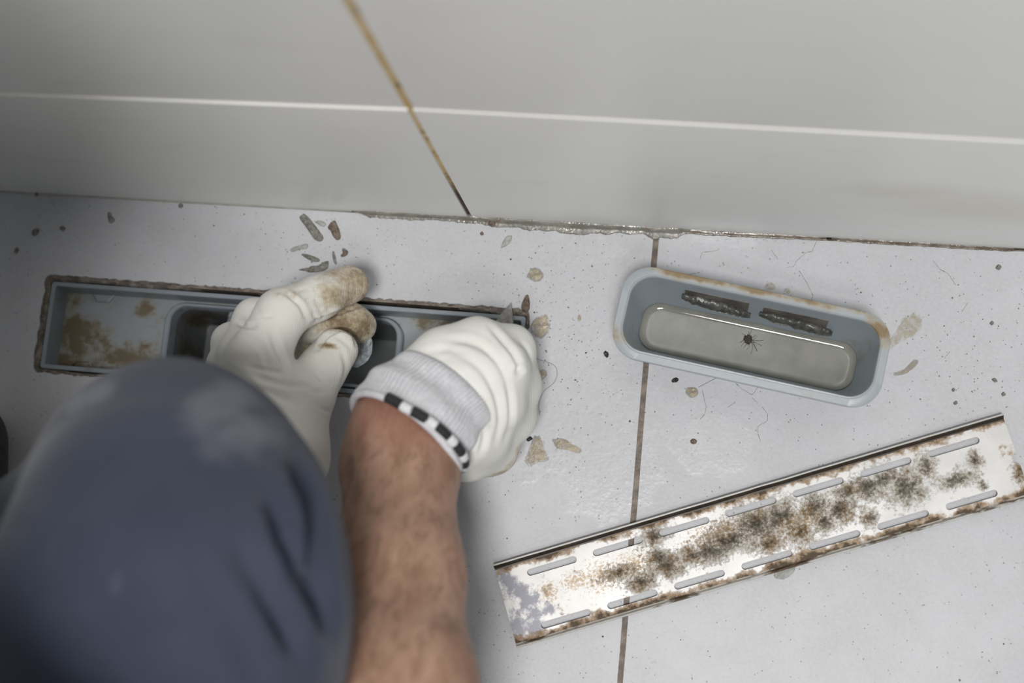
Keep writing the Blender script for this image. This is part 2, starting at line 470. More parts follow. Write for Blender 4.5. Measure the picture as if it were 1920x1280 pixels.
def cpart(name, rings_local, mat, cap0=False, cap1=False, smooth_deg=35, parent=None):
    rings = [[C(x, y, z) for x, y in lp] for lp, z in rings_local]
    V, Fc = loft(rings, True, cap0, cap1)
    o = mesh(name, V, Fc, mat, parent or drain)
    return autosmooth(o, smooth_deg)
def RR(i, r, n=1): return rect_loop(i, i, LEN - i, WID - i, r, 5)
cpart('rim', [(RR(.0008, .002), -.026), (RR(.0, .002), -.004), (RR(.0, .002), -.0022), (RR(.0004, .002), -.0017), (RR(.0026, .0016), -.0017), (RR(.0030, .0014), -.0021), (RR(.0036, .0012), ZP - .0002)], PLAST)
# pan with the sump opening: two end floors and the narrow strips beside the opening
def pan_piece():
    bm = bmesh.new(); ed = []
    for lp in ([C(x, y) for x, y in rect_loop(.0034, .0034, LEN - .0034, WID - .0034, .0012, 3)], [C(x, y) for x, y in rect_loop(hx0, hy0, hx1, hy1, .0135, 8)]):
        vv = [bm.verts.new((p[0], p[1], ZP)) for p in lp]
        ed += [bm.edges.new((vv[i], vv[(i + 1) % len(vv)])) for i in range(len(vv))]
    bmesh.ops.triangle_fill(bm, use_beauty=True, edges=ed, normal=(0, 0, 1))
    bmesh.ops.recalc_face_normals(bm, faces=bm.faces[:])
    if sum(f.normal.z for f in bm.faces) < 0: bmesh.ops.reverse_faces(bm, faces=bm.faces[:])
    bmesh.ops.solidify(bm, geom=bm.faces[:], thickness=.0015)
    for v in bm.verts: v.co -= Vector(drain.location)
    return bm_obj('pan', bm, PANM, drain)
pan_piece()
def HR(d, r): return rect_loop(hx0 + d, hy0 + d * .6, hx1 - d, hy1 - d * .6, r, 9)
cpart('sump_lip', [(HR(0, .0135), ZP - .001), (HR(.0003, .0133), ZP + .0042), (HR(.0012, .0126), ZP + .0052), (HR(.0036, .0108), ZP + .0052), (HR(.0044, .0104), ZP + .0044), (HR(.005, .0100), ZP - .006)], PLAST)
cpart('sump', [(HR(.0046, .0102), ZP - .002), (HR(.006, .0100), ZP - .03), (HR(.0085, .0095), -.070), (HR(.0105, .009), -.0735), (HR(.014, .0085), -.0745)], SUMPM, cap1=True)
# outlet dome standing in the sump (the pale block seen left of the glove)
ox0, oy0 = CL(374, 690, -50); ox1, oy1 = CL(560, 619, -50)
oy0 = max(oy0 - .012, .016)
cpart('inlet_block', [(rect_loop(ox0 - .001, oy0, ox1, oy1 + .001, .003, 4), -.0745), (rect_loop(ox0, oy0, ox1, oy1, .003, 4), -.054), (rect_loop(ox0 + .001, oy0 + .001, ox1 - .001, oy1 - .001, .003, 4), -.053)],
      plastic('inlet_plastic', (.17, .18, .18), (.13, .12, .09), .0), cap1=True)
# moulded ring marks and clip tabs on the pan
for (u, v, r) in ((176, 617, .0098), (280, 630, .0068), (905, 640, .009)):
    lx, ly = CL(u, v, -20); rg = []
    for rr, zz in ((r - .0006, ZP - .0002), (r - .0003, ZP + .0003), (r + .0003, ZP + .0003), (r + .0006, ZP - .0002)):
        rg.append([C(lx + rr * math.cos(a), ly + rr * math.sin(a), zz) for a in np.linspace(0, 2 * math.pi, 40, endpoint=False)])
    V, Fc = loft(rg); mesh('ring_mark', V, Fc, PANM, drain)
for (u, top) in ((182, 1), (162, 0), (880, 1)):
    lx = CL(u, 555, -10)[0]
    yb = WID - .0036 if top else .0036; s = -1 if top else 1
    outer = [(lx - .0085, 0), (lx + .0085, 0), (lx + .0045, .0055), (lx - .0045, .0055)]
    rg = [[C(x, yb + s * y, ZP - .0002) for x, y in outer], [C(x, yb + s * y, ZP + .0016) for x, y in outer], [C(lerp(x, lx, .12), yb + s * max(y - .0006, 0), ZP + .002) for x, y in outer],
          [C(lerp(x, lx, .18), yb + s * max(y - .0012, 0), ZP + .0008) for x, y in outer]]
    V, Fc = loft(rg, True, True, True)
    o = mesh('clip_tab', V, Fc, PANM, drain, smooth=False)
# ---- crumbling mortar between tile and channel
def mortar():
    n = 520
    inner = [C(x, y) for x, y in rect_loop(-.0003, -.0003, LEN + .0003, WID + .0003, .0022, 3, 130)]
    outer_l = rect_loop(-.0046, -.0038, LEN + .0030, WID + .0050, .0046, 3, 130)
    outer = [C(x, y) for x, y in outer_l]
    A, B = [], []
    V, k = [], len(inner)
    rings = [[], [], [], [], []]
    for i in range(k):
        a = inner[i]; b = outer[i]
        lx = float((a - CH) @ EX); ly = float((a - CH) @ EY)
        gap = 0.0
        if ly > WID - .001:                              # the open crack along the wall side
            for x0, x1, g_ in ((.080, .152, .0020), (.100, .140, .0012), (.165, .294, .0022), (.20, .27, .0010), (.01, .06, .0008)):
                if x0 < lx < x1: gap += g_ * math.sin(math.pi * (lx - x0) / (x1 - x0)) ** .4 * (1 + .5 * nz(a, 160, 2))
        if ly < .001 and .02 < lx < .09: gap += .0007
        d = (b - a); ln = np.linalg.norm(d); d = d / ln
        a2 = a + d * gap
        rings[0].append(a2 + np.array([0, 0, -.018]))
        for j, t in enumerate((.0, .3, .65, 1.0)):
            p = lerp(a2, b, t); h = -.0014 + .0010 * nz(p, 300, 1) + .0010 * nz(p, 1100, 5) + (-.0008 if t == 0 else 0)
            if t == 1.0: h = -.0026
            rings[j + 1].append(p + np.array([0, 0, h]))
    V, Fc = loft([r for r in rings])
    o = mesh('mortar_joint', V, Fc, MORTAR, floor, smooth=True)
    return o
mortar()

# ------------------------------------------------------------------ TRAP TRAY standing on the floor
ZR = .053                                             # rim height
q = [P(1172, 667.5, 53), P(1570, 758, 53), P(1632, 597, 53), P(1216, 512, 53)]
tex = (q[1] - q[0]) + (q[2] - q[3]); tex[2] = 0; tex /= np.linalg.norm(tex); tey = np.array([-tex[1], tex[0], 0])
tl_ = P(1147.5, 620, 53); tr_ = P(1669, 650, 53); tt_ = P(1420, 551, 53); tb_ = P(1380, 716, 53)
x0, x1 = tl_ @ tex, tr_ @ tex
y0, y1 = tb_ @ tey, tt_ @ tey
y1 += .0030
TLN, TWD = float(x1 - x0), float(y1 - y0)
tc_ = tex * (x0 + x1) / 2 + tey * (y0 + y1) / 2; tc_[2] = 0
tray = empty('drain_trap_tray', tc_, (0, 0, math.atan2(tex[1], tex[0])))
tag(tray, 'grey-blue plastic trap tray holding murky water, beside the floor grout line', 'tray')
def TRr(d, r, seg=9): return rect_loop(-TLN / 2 + d, -TWD / 2 + d, TLN / 2 - d, TWD / 2 - d, r, seg)
def tpart(name, rl, mat, cap0=False, cap1=False, deg=35, parent=None):
    V, Fc = loft([[(x, y, z) for x, y in lp] for lp, z in rl], True, cap0, cap1)
    o = mesh(name, V, Fc, mat, parent or tray, local=True); return autosmooth(o, deg)
TRAYM = plastic('tray_plastic', (.30, .345, .385), (.26, .245, .19), -.035, (.17, .14, .08), .33, None, 30)
RIMM = plastic('tray_rim_plastic', (.345, .375, .40), (.36, .29, .17), .03, (.21, .14, .06), .35,
               [((.0, TWD / 2 - .001, ZR), (.09, .003, .01)), ((.03, TWD / 2 - .001, ZR), (.03, .004, .01)), ((TLN / 2 - .008, TWD / 2 - .008, ZR), (.012, .012, .01))], 60)
BOT = .0022
tpart('basin', [(TRr(.0046, .0140), ZR - .0014), (TRr(.0050, .0137), ZR - .004), (TRr(.0118, .0112), .004), (TRr(.0145, .010), .0003), (TRr(.018, .008), .0)], TRAYM, cap1=True)
tpart('inner_wall', [(TRr(.0056, .0138), ZR + .0002), (TRr(.0062, .0135), ZR - .003), (TRr(.0136, .0105), .012), (TRr(.0155, .0095), .0052), (TRr(.0175, .0085), .0028), (TRr(.021, .007), BOT)], TRAYM, cap1=True)
tpart('rim', [(TRr(.0050, .0138), ZR - .0022), (TRr(.0006, .0165), ZR - .0022), (TRr(.0, .017), ZR - .0016), (TRr(.0, .017), ZR - .0004), (TRr(.0005, .0166), ZR), (TRr(.0044, .0145), ZR + .0002),
              (TRr(.0047, .0143), ZR + .0008), (TRr(.0053, .0140), ZR + .0009), (TRr(.0058, .0137), ZR - .0002)], RIMM)
tpart('under_rim_band', [(TRr(.0003, .0167), ZR - .0022), (TRr(.0001, .017), ZR - .0030), (TRr(.0012, .016), ZR - .0042), (TRr(.0050, .0138), ZR - .0036)], BLACKR)  # thin black band round the underside of the rim
def TLp(u, v, z): # image point at height z (mm) -> tray local
    d = P(u, v, z) - tc_; return float(d @ tex), float(d @ tey)
# two slots in the far wall, each with a slug of sludge below it
def wall_in(z):                                        # inner face of the far wall at height z
    t = (ZR - .003 - z) / (ZR - .015); return TWD / 2 - lerp(.0062, .0136, max(min(t, 1), 0))
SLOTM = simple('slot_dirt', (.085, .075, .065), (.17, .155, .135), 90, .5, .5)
for (ua, va, ub, vb, ha, hb) in ((1284, 547, 1404, 575, .0440, .031), (1431, 580, 1553, 605, .0430, .029)):
    xa = TLp(ua, va, 42)[0]; xb = TLp(ub, vb, 42)[0]
    rg = []
    for dz, k in ((0, .0), (.0003, .0)):
        pass
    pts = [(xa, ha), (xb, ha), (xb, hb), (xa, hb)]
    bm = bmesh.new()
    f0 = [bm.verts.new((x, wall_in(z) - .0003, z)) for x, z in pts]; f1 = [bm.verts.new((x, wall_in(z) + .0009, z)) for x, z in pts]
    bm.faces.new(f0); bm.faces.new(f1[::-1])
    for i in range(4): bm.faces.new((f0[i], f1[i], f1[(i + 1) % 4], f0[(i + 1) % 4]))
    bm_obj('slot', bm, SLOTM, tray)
def sludge(path, r0, seed):
    n = 46; cs = spline(path, n); rings = []
    for i, (u, v, z) in enumerate(cs):
        lx, ly = TLp(u, v, z); zz = z * 1e-3
        t = i / (n - 1); r = r0 * (math.sin(math.pi * min(max(t, .03), .97)) ** .35) * (1 + .35 * nz((i * .28, seed, 0)))
        ring = []
        for a in np.linspace(0, 2 * math.pi, 14, endpoint=False):
            rr = r * (1 + .28 * nz((math.cos(a) * 1.4, math.sin(a) * 1.4, i * .35), 1.6, seed))
            ring.append((lx, wall_in(zz) - .0012 + rr * math.cos(a) * .62, zz + rr * math.sin(a) * 1.05))
        rings.append(ring)
    V, Fc = loft(rings, True, True, True); return mesh('sludge', V, Fc, SLUDGE, tray, local=True)
sludge([(1277, 563, 36), (1300, 566, 35), (1330, 571, 33.5), (1360, 578, 32), (1385, 585, 30), (1407, 592, 28)], .0056, 1)
sludge([(1423, 594, 34), (1450, 600, 33), (1490, 607, 31.5), (1530, 616, 29), (1546, 621, 28), (1560, 626, 27)], .0053, 4)
# murky water with its meniscus
WZ = .0130
def water_material():
    M = Mat('murky_water', rough=.03)
    c = M.mix(M.ramp(M.noise(45, 4), .3, .7), (.215, .22, .19), (.30, .30, .265))
    M.b.inputs['Transmission Weight'].default_value = .25
    M.b.inputs['IOR'].default_value = 1.33
    M.b.inputs['Coat Weight'].default_value = .0
    return M.done(c, None, M.noise(30, 2), .04, .001, )
def in_at(z):
    t = (ZR - .003 - z) / (ZR - .015); return lerp(.0062, .0136, t)
dW = in_at(WZ)
wr = [(TRr(dW - .0002, .0112), WZ + .0019), (TRr(dW + .0004, .0110), WZ + .0012), (TRr(dW + .0012, .0106), WZ + .0005), (TRr(dW + .0024, .0090), WZ + .00012), (TRr(dW + .004, .0075), WZ), (TRr(dW + .006, .005), WZ)]
V, Fc = loft([[(x, y, z) for x, y in lp] for lp, z in wr], True, False, True)
wat = mesh('standing_water', V, Fc, water_material(), None, local=True)
wat.location = tc_; wat.rotation_euler = tray.rotation_euler
tag(wat, 'murky grey-green standing water inside the plastic trap tray', 'water')

# ------------------------------------------------------------------ DRAIN COVER (slotted steel plate, upside down, stained)
k0 = P(925, 1059, 5); k1 = P(1880, 776, 5); k2 = P(966, 1214, 5)
kx = k1 - k0; KL = float(np.linalg.norm(kx)); kx /= KL; ky = np.array([-kx[1], kx[0], 0]); KW = float(abs((k2 - k0) @ ky))
KO = k0 - ky * KW / 2 + kx * KL / 2; KO[2] = 0
cover = empty('drain_cover', KO, (0, 0, math.atan2(kx[1], kx[0])))
tag(cover, 'slotted stainless steel drain cover covered in brown and black mould stains', 'drain cover')
def KLp(u, v, z=3.6):
    d = P(u, v, z) - KO; return float(d @ kx), float(d @ ky)
def cover_material():
    M = Mat('stained_steel', rough=.38, metal=.0)
    px = 1 / 3050.0
    mold = [(1226, 1004, 24, 20), (1252, 1060, 28, 20), (1236, 1045, 20, 18), (1361, 1015, 50, 24), (1330, 1030, 40, 20), (1300, 1040, 30, 16), (1419, 985, 52, 34), (1462, 965, 40, 26), (1500, 996, 22, 26), (1525, 955, 36, 24), (1544, 977, 24, 18),
            (1575, 955, 36, 22), (1594, 921, 26, 16), (1628, 912, 36, 22), (1659, 896, 28, 20), (1697, 912, 34, 30), (1736, 871, 18, 18), (1630, 971, 14, 16), (1795, 898, 32, 14), (1828, 862, 12, 14), (1842, 908, 8, 8), (1911, 890, 14, 20), (1440, 1020, 30, 14),
            (1205, 1090, 30, 14), (1160, 1075, 30, 12), (1185, 1150, 16, 10), (1700, 1000, 20, 10)]
    it = [((*KLp(u, v), 0), (a * px * 1.45, b * px * 1.45, 1)) for u, v, a, b in mold]
    mk = M.blobs(it)
    n1 = M.noise(170, 7, .72); n2 = M.noise(560, 5, .75); n3 = M.noise(55, 4)
    y = M.axis(1); ay = M.math('ABSOLUTE', y)
    edge = M.ramp(ay, KW / 2 - .0095, KW / 2 - .0015)
    f = M.math('ADD', M.math('MAXIMUM', mk, -.6), M.math('MULTIPLY', M.math('SUBTRACT', n1, .5), 2.3))
    f = M.math('ADD', f, M.math('MULTIPLY', M.math('SUBTRACT', n2, .5), 2.0))
    fe = M.math('ADD', M.math('MULTIPLY', edge, 1.05), M.math('MULTIPLY', M.math('SUBTRACT', n1, .5), 2.6))
    fe = M.math('ADD', fe, M.math('MULTIPLY', M.math('SUBTRACT', n3, .5), 2.4))
    steel = M.mix(M.ramp(M.noise(25, 4), .3, .7), (.53, .52, .505), (.64, .63, .615))
    # faint tan bloom, then brown, then near black
    x = M.axis(0)
    tan_it = [((*KLp(1080, 1088), 0), (.022, .012, 1)), ((*KLp(1030, 1110), 0), (.012, .014, 1)), ((*KLp(1130, 1080), 0), (.03, .02, 1)), ((*KLp(1190, 1060), 0), (.03, .02, 1)), ((*KLp(1350, 1000), 0), (.05, .018, 1)), ((*KLp(1500, 975), 0), (.05, .018, 1))]
    tn = M.math('ADD', M.math('MAXIMUM', M.blobs(tan_it), -.5), M.math('MULTIPLY', M.math('SUBTRACT', n2, .5), 3.2))
    c = M.mix(M.ramp(tn, .52, .95, 0, .8), steel, (.33, .22, .11))
    bl = [((*KLp(952, 1090), 0), (.009, .014, 1)), ((*KLp(990, 1127), 0), (.012, .008, 1)), ((*KLp(975, 1112), 0), (.010, .008, 1)), ((*KLp(1000, 1150), 0), (.007, .011, 1)), ((*KLp(1026, 1142), 0), (.006, .006, 1)), ((*KLp(1000, 1180), 0), (.014, .008, 1)), ((*KLp(970, 1175), 0), (.008, .016, 1))]
    b = M.math('ADD', M.math('MAXIMUM', M.blobs(bl), -.6), M.math('MULTIPLY', M.math('SUBTRACT', M.noise(190, 5, .7), .5), 2.4))
    c = M.mix(M.ramp(b, .1, .7, 0, .85), c, (.15, .15, .19))
    c = M.mix(M.ramp(f, .05, .45, 0, .6), c, (.34, .28, .20))
    c = M.mix(M.ramp(fe, .25, .8, 0, .8), c, (.30, .18, .075))
    c = M.mix(M.ramp(fe, .7, 1.15, 0, .92), c, (.055, .035, .018))
    c = M.mix(M.ramp(f, .35, .8, 0, .85), c, M.mix(M.ramp(n3, .45, .6), (.10, .085, .06), (.16, .095, .035)))
    c = M.mix(M.ramp(f, .8, 1.15, 0, .85), c, (.035, .027, .016))
    mask = M.math('MAXIMUM', M.ramp(f, .0, .5), M.ramp(fe, .3, .8))
    M.put(M.b.inputs['Metallic'], M.mixf(mask, .22, 0.0))
    h = M.math('MULTIPLY', M.math('MAXIMUM', f, 0), n2)
    return M.done(c, M.mixf(mask, .44, .75), h, .5, .0008)
COVM = cover_material()
slots = [(987, 1080, 1062.5), (1112, 1205, 1025), (1238, 1330, 987), (1363, 1456, 950), (1488, 1582, 912.5), (1614, 1707, 875), (1740, 1832, 837)]
slots2 = [(1013, 1106, 1161), (1140, 1232, 1124), (1266, 1360, 1087), (1392, 1487, 1050), (1519, 1613, 1012), (1646, 1740, 973), (1772, 1866, 935)]
SH = .0021; sloop = []
row = []
for r_ in (slots, slots2):
    cs_ = [KLp((a + b) / 2, v, 3.6) for a, b, v in r_]
    row.append(float(np.mean([c[1] for c in cs_])))
    xs = np.polyfit(range(7), [c[0] for c in cs_], 1)
    for i in range(7):
        cx = xs[0] * i + xs[1]; cy = row[-1]
        hl = .0157
        sloop.append([(cx - hl + SH + SH * math.cos(a), cy + SH * math.sin(a)) for a in np.linspace(math.pi / 2, 3 * math.pi / 2, 8)] +
                     [(cx + hl - SH + SH * math.cos(a), cy + SH * math.sin(a)) for a in np.linspace(-math.pi / 2, math.pi / 2, 8)])
yi = KW / 2 - .0030; yj = KW / 2 - .0018
plate_out = [(-KL / 2, -yj), (KL / 2, -yj), (KL / 2, -yj + .018), (KL / 2 - .003, -yj + .020), (KL / 2 - .003, -yj + .024), (KL / 2, -yj + .026), (KL / 2, yi), (-KL / 2, yi)]
pl = fill_with_hole([np.array([x, y, 0]) for x, y in plate_out], [[np.array([x, y, 0]) for x, y in s] for s in sloop], .0036, .0010, COVM, 'plate', cover)
def cover_lip(side):
    if side > 0: prof = [(yi - .0004, .0026), (yi - .0004, .0036), (yi + .0004, .0037), (KW / 2 - .0006, .0068), (KW / 2, .0070), (KW / 2 + .0004, .0066), (yi + .0014, .0001)]
    else: prof = [(-yj + .0002, .0026), (-yj + .0002, .0036), (-yj - .0003, .0038), (-KW / 2 + .0004, .0058), (-KW / 2 - .0004, .0060), (-KW / 2 - .0006, .0054), (-yj - .0008, .0001)]
    n = 80; rings = []
    for i in range(n):
        x = lerp(-KL / 2, KL / 2, i / (n - 1)); w = .00018 * nz((x * 60, side, 0))
        rings.append([(x, y + w, z) for y, z in prof])
    V, Fc = loft(rings, True, True, True)
    return mesh('folded_lip', V, Fc, LIPM if side > 0 else LIPN, cover, local=True, smooth=False)
def lip_mat(name, lo):
    M = Mat(name, rough=.45)
    n = M.noise(120, 5, .7, 0, (.35, 1, 1)); z = M.axis(2)
    f = M.math('ADD', n, M.ramp(z, .0064, .0069, .14, -.6))
    c = M.mix(M.ramp(f, lo, lo + .12), (.52, .51, .48), (.11, .075, .045))
    c = M.mix(M.ramp(f, lo + .1, lo + .22), c, (.035, .026, .018))
    return M.done(c, None, n, .4, .0006, Metallic=.3)
LIPM = lip_mat('mouldy_lip', .36); LIPN = lip_mat('steel_lip', .62)
cover_lip(1); cover_lip(-1)

# ------------------------------------------------------------------ soft-body builder: union of tapered capsules, remeshed and relaxed onto the blended surface
def cap_arrays(caps):
    A = np.array([c[0] for c in caps]); B = np.array([c[2] for c in caps])
    ra = np.array([c[1] for c in caps]); rb = np.array([c[3] for c in caps])
    return A, B, ra, rb
def field(p, arr, k):
    A, B, ra, rb = arr
    acc = None
    for i in range(len(A)):
        ab = B[i] - A[i]; L2 = max(ab @ ab, 1e-12)
        t = np.clip(((p - A[i]) @ ab) / L2, 0, 1)
        d = np.linalg.norm(p - (A[i] + t[:, None] * ab), axis=1) - (ra[i] + (rb[i] - ra[i]) * t)
        e = np.exp(-np.clip(d, -.06, .2) / k)
        acc = e if acc is None else acc + e
    return -k * np.log(acc)
def capsule_mesh(a, ra, b, rb, grow):
    ra += grow; rb += grow
    ax = b - a; L = np.linalg.norm(ax)
    ax = ax / L if L > 1e-6 else np.array([0, 0, 1.0])
    t = np.array([1.0, 0, 0]) if abs(ax[0]) < .8 else np.array([0, 1.0, 0])
    e1_ = np.cross(ax, t); e1_ /= np.linalg.norm(e1_); e2_ = np.cross(ax, e1_)
    rings = []; n = 18
    for c, r, angs in ((a, ra, np.linspace(-85, 0, 6)), (b, rb, np.linspace(0, 85, 6))):
        for g_ in angs:
            g_ = math.radians(g_); cc = c + ax * r * math.sin(g_); rr = r * math.cos(g_)
            rings.append([cc + rr * (math.cos(q_) * e1_ + math.sin(q_) * e2_) for q_ in np.linspace(0, 2 * math.pi, n, endpoint=False)])
    return loft(rings, True, True, True)
def soft(name, caps, voxel, k, mat, parent, creases=(), bumps=None, grow=.0012, iters=4, relax=2):
    """caps: (a, ra, b, rb) in world metres. creases: (polyline px, depth, width px)."""
    V, Fc = [], []
    for a, ra, b, rb in caps:
        v, f = capsule_mesh(np.array(a), ra, np.array(b), rb, grow); o = len(V)
        V += list(v); Fc += [tuple(i + o for i in q_) for q_ in f]
    tmp = mesh('tmp', V, Fc, None)
    md = tmp.modifiers.new('r', 'REMESH'); md.mode = 'VOXEL'; md.voxel_size = voxel; md.adaptivity = 0
    dg = bpy.context.evaluated_depsgraph_get()
    me = bpy.data.meshes.new_from_object(tmp.evaluated_get(dg))
    bpy.data.objects.remove(tmp)
    n = len(me.vertices); co = np.empty(n * 3); me.vertices.foreach_get('co', co); p = co.reshape(-1, 3)
    ne = len(me.edges); ed = np.empty(ne * 2, int); me.edges.foreach_get('vertices', ed); ed = ed.reshape(-1, 2)
    deg = np.bincount(ed.ravel(), minlength=n).astype(float)[:, None]
    def smooth_(p):
        s = np.zeros_like(p); np.add.at(s, ed[:, 0], p[ed[:, 1]]); np.add.at(s, ed[:, 1], p[ed[:, 0]])
        return s / np.maximum(deg, 1)
    arr = cap_arrays(caps); h = 2e-4
    def grad(p, d):
        g_ = np.stack([field(p + np.eye(3)[i] * h, arr, k) - d for i in range(3)], 1)
        return g_ / np.maximum(np.linalg.norm(g_, axis=1, keepdims=True), 1e-9)
    for it in range(iters):
        p = lerp(p, smooth_(p), .6)
        d = field(p, arr, k); g_ = grad(p, d)
        p = p - g_ * np.clip(d, -.006, .006)[:, None]
    for it in range(relax): p = lerp(p, smooth_(p), .5)
    d = field(p, arr, k); nr = grad(p, d)
    disp = np.zeros(n)
    if creases:
        uv = proj(p); vd = (CAM - p); vd /= np.linalg.norm(vd, axis=1, keepdims=True)
        face = np.clip(((nr * vd).sum(1)) * 3, 0, 1)
        for pl_, depth, wpx in creases:
            pl_ = spline(pl_, 24) if len(pl_) > 2 else polyline(pl_, 12)
            best = np.full(n, 1e9); tt = np.zeros(n)
            for j in range(len(pl_) - 1):
                ab = pl_[j + 1] - pl_[j]; t = np.clip(((uv - pl_[j]) @ ab) / max(ab @ ab, 1e-9), 0, 1)
                dd = np.linalg.norm(uv - pl_[j] - t[:, None] * ab, axis=1)
                m_ = dd < best; best[m_] = dd[m_]; tt[m_] = (j + t[m_]) / (len(pl_) - 1)
            fade = np.sqrt(np.clip(np.sin(np.pi * np.clip(tt, .02, .98)), 0, 1))
            x = best / wpx
            disp += face * fade * depth * (-np.exp(-x * x) + .45 * np.exp(-((x - 1.9) / .9) ** 2))
    if bumps:
        amp, sc, seed = bumps
        disp += np.array([amp * nz(q_, sc, seed) for q_ in p])
    p = p + nr * disp[:, None]
    p = lerp(p, smooth_(p), .35)
    p = p - np.array(parent.location)
    me.vertices.foreach_set('co', p.ravel()); me.update()
    o = bpy.data.objects.new(name, me); COL.objects.link(o); o.parent = parent
    me.materials.clear(); me.materials.append(mat); me.shade_smooth()
    return o
def chain(*pts):
    """pts: (u, v, z mm, r mm) -> capsules"""
    q_ = [(P(u, v, z), r * 1e-3) for u, v, z, r in pts]
    return [(q_[i][0], q_[i][1], q_[i + 1][0], q_[i + 1][1]) for i in range(len(q_) - 1)]
def wchain(*pts):
    q_ = [(np.array(p), r) for p, r in pts]
    return [(q_[i][0], q_[i][1], q_[i + 1][0], q_[i + 1][1]) for i in range(len(q_) - 1)]

# ------------------------------------------------------------------ THE WORKER
person = empty('person', (-.30, -.40, 0))
tag(person, 'person in slate-blue trousers and white work gloves crouching over the drain', 'person')
def cloth_material(name, a, b, weave=900, smudge=None, sm=(.3, .3, .32)):
    M = Mat(name, rough=.85, spec=.2)
    c = M.mix(M.ramp(M.noise(14, 4), .3, .7), a, b)
    if smudge:
        items = [((c_ - np.array(person.location)), (r, r2, .07)) for c_, r, r2 in smudge]
        f = M.math('ADD', M.blobs(items), M.math('MULTIPLY', M.math('SUBTRACT', M.noise(60, 4), .5), .8))
        c = M.mix(M.ramp(f, .05, .7, 0, .7), c, sm)
    return M.done(c, None, M.noise(weave, 2), .35, .0008, Sheen_Weight=.15)
TROUS = cloth_material('slate_trousers', (.034, .042, .068), (.046, .055, .085), 900,
    [(P(410, 750, 290), .018, .026), (P(470, 830, 275), .020, .02), (P(315, 1095, 300), .006, .011), (P(200, 745, 270), .014, .010), (P(180, 760, 260), .012, .010)], (.17, .18, .215))
SHIRT = cloth_material('dark_shirt', (.05, .05, .055), (.075, .075, .08))
def glove_material(name, dirt_items, tint, tint2, weave=.5):
    M = Mat(name, rough=.8, spec=.25)
    off = np.array(person.location)
    c = M.mix(M.ramp(M.noise(22, 3), .3, .7), tint, tint2)
    n = M.noise(300, 5, .7); nb = M.noise(70, 4, .6)
    if dirt_items:
        items = [(c_ - off, r) for c_, r in dirt_items]
        f = M.math('ADD', M.math('MAXIMUM', M.blobs(items), -.6), M.math('MULTIPLY', M.math('SUBTRACT', nb, .5), 1.5))
        f = M.math('ADD', f, M.math('MULTIPLY', M.math('SUBTRACT', n, .5), 1.3))
        c = M.mix(M.ramp(f, -.15, .5, 0, .75), c, (.44, .34, .20))
        c = M.mix(M.ramp(f, .3, .95, 0, .85), c, (.17, .11, .055))
    wv = M.node('ShaderNodeTexWave'); wv.inputs['Scale'].default_value = 330; wv.inputs['Distortion'].default_value = .6
    M.L.new(M.co, wv.inputs['Vector'])
    h = M.math('ADD', M.math('MULTIPLY', wv.outputs['Fac'], weave), M.noise(1100, 2))
    return M.done(c, None, h, .22, .0008, Sheen_Weight=.1)

# left glove ---------------------------------------------------------------
tipI = P(660, 530, 58); tipM = P(668, 608, 40)
GL_L = glove_material('left_glove_knit', [(tipI, (.017, .017, .03)), (P(625, 560, 66), (.022, .011, .03)), (P(668, 550, 50), (.020, .018, .024)), (P(596, 578, 66), (.014, .009, .03)), (P(645, 608, 48), (.024, .014, .024)), (tipM, (.021, .019, .024)), (P(612, 648, 30), (.022, .020, .022)), (P(545, 560, 86), (.010, .005, .02)), (P(617, 650, 72), (.006, .0025, .012))],
                       (.72, .705, .65), (.78, .765, .715))
lh = []
lh += chain((505, 960, 112, 27), (520, 860, 98, 26), (500, 745, 88, 23))               # wrist to palm
lh += chain((535, 850, 92, 25), (545, 760, 82, 21))                                    # thumb-side heel
lh += chain((500, 745, 88, 22), (484, 672, 92, 17), (527, 590, 90, 14.5), (600, 556, 74, 12.6), (655, 533, 56, 11.6))   # index
lh += chain((480, 760, 80, 22), (462, 670, 78, 16), (478, 600, 62, 12.5), (590, 606, 44, 11), (655, 603, 36, 10.9), (673, 611, 29, 10.4))      # middle
lh += chain((465, 770, 72, 21), (440, 690, 66, 16), (437, 642, 48, 12), (545, 650, 32, 11), (615, 644, 24, 10.5))      # ring
lh += chain((455, 785, 64, 20), (432, 720, 52, 15), (425, 700, 36, 11), (490, 690, 18, 10))                            # little
lh += chain((540, 800, 84, 22), (568, 744, 76, 17), (603, 694, 67, 13.6), (628, 660, 61, 11.6), (633, 653, 60, 11.0))              # thumb
lh += chain((510, 720, 82, 15), (560, 740, 76, 14))                                    # web of the thumb
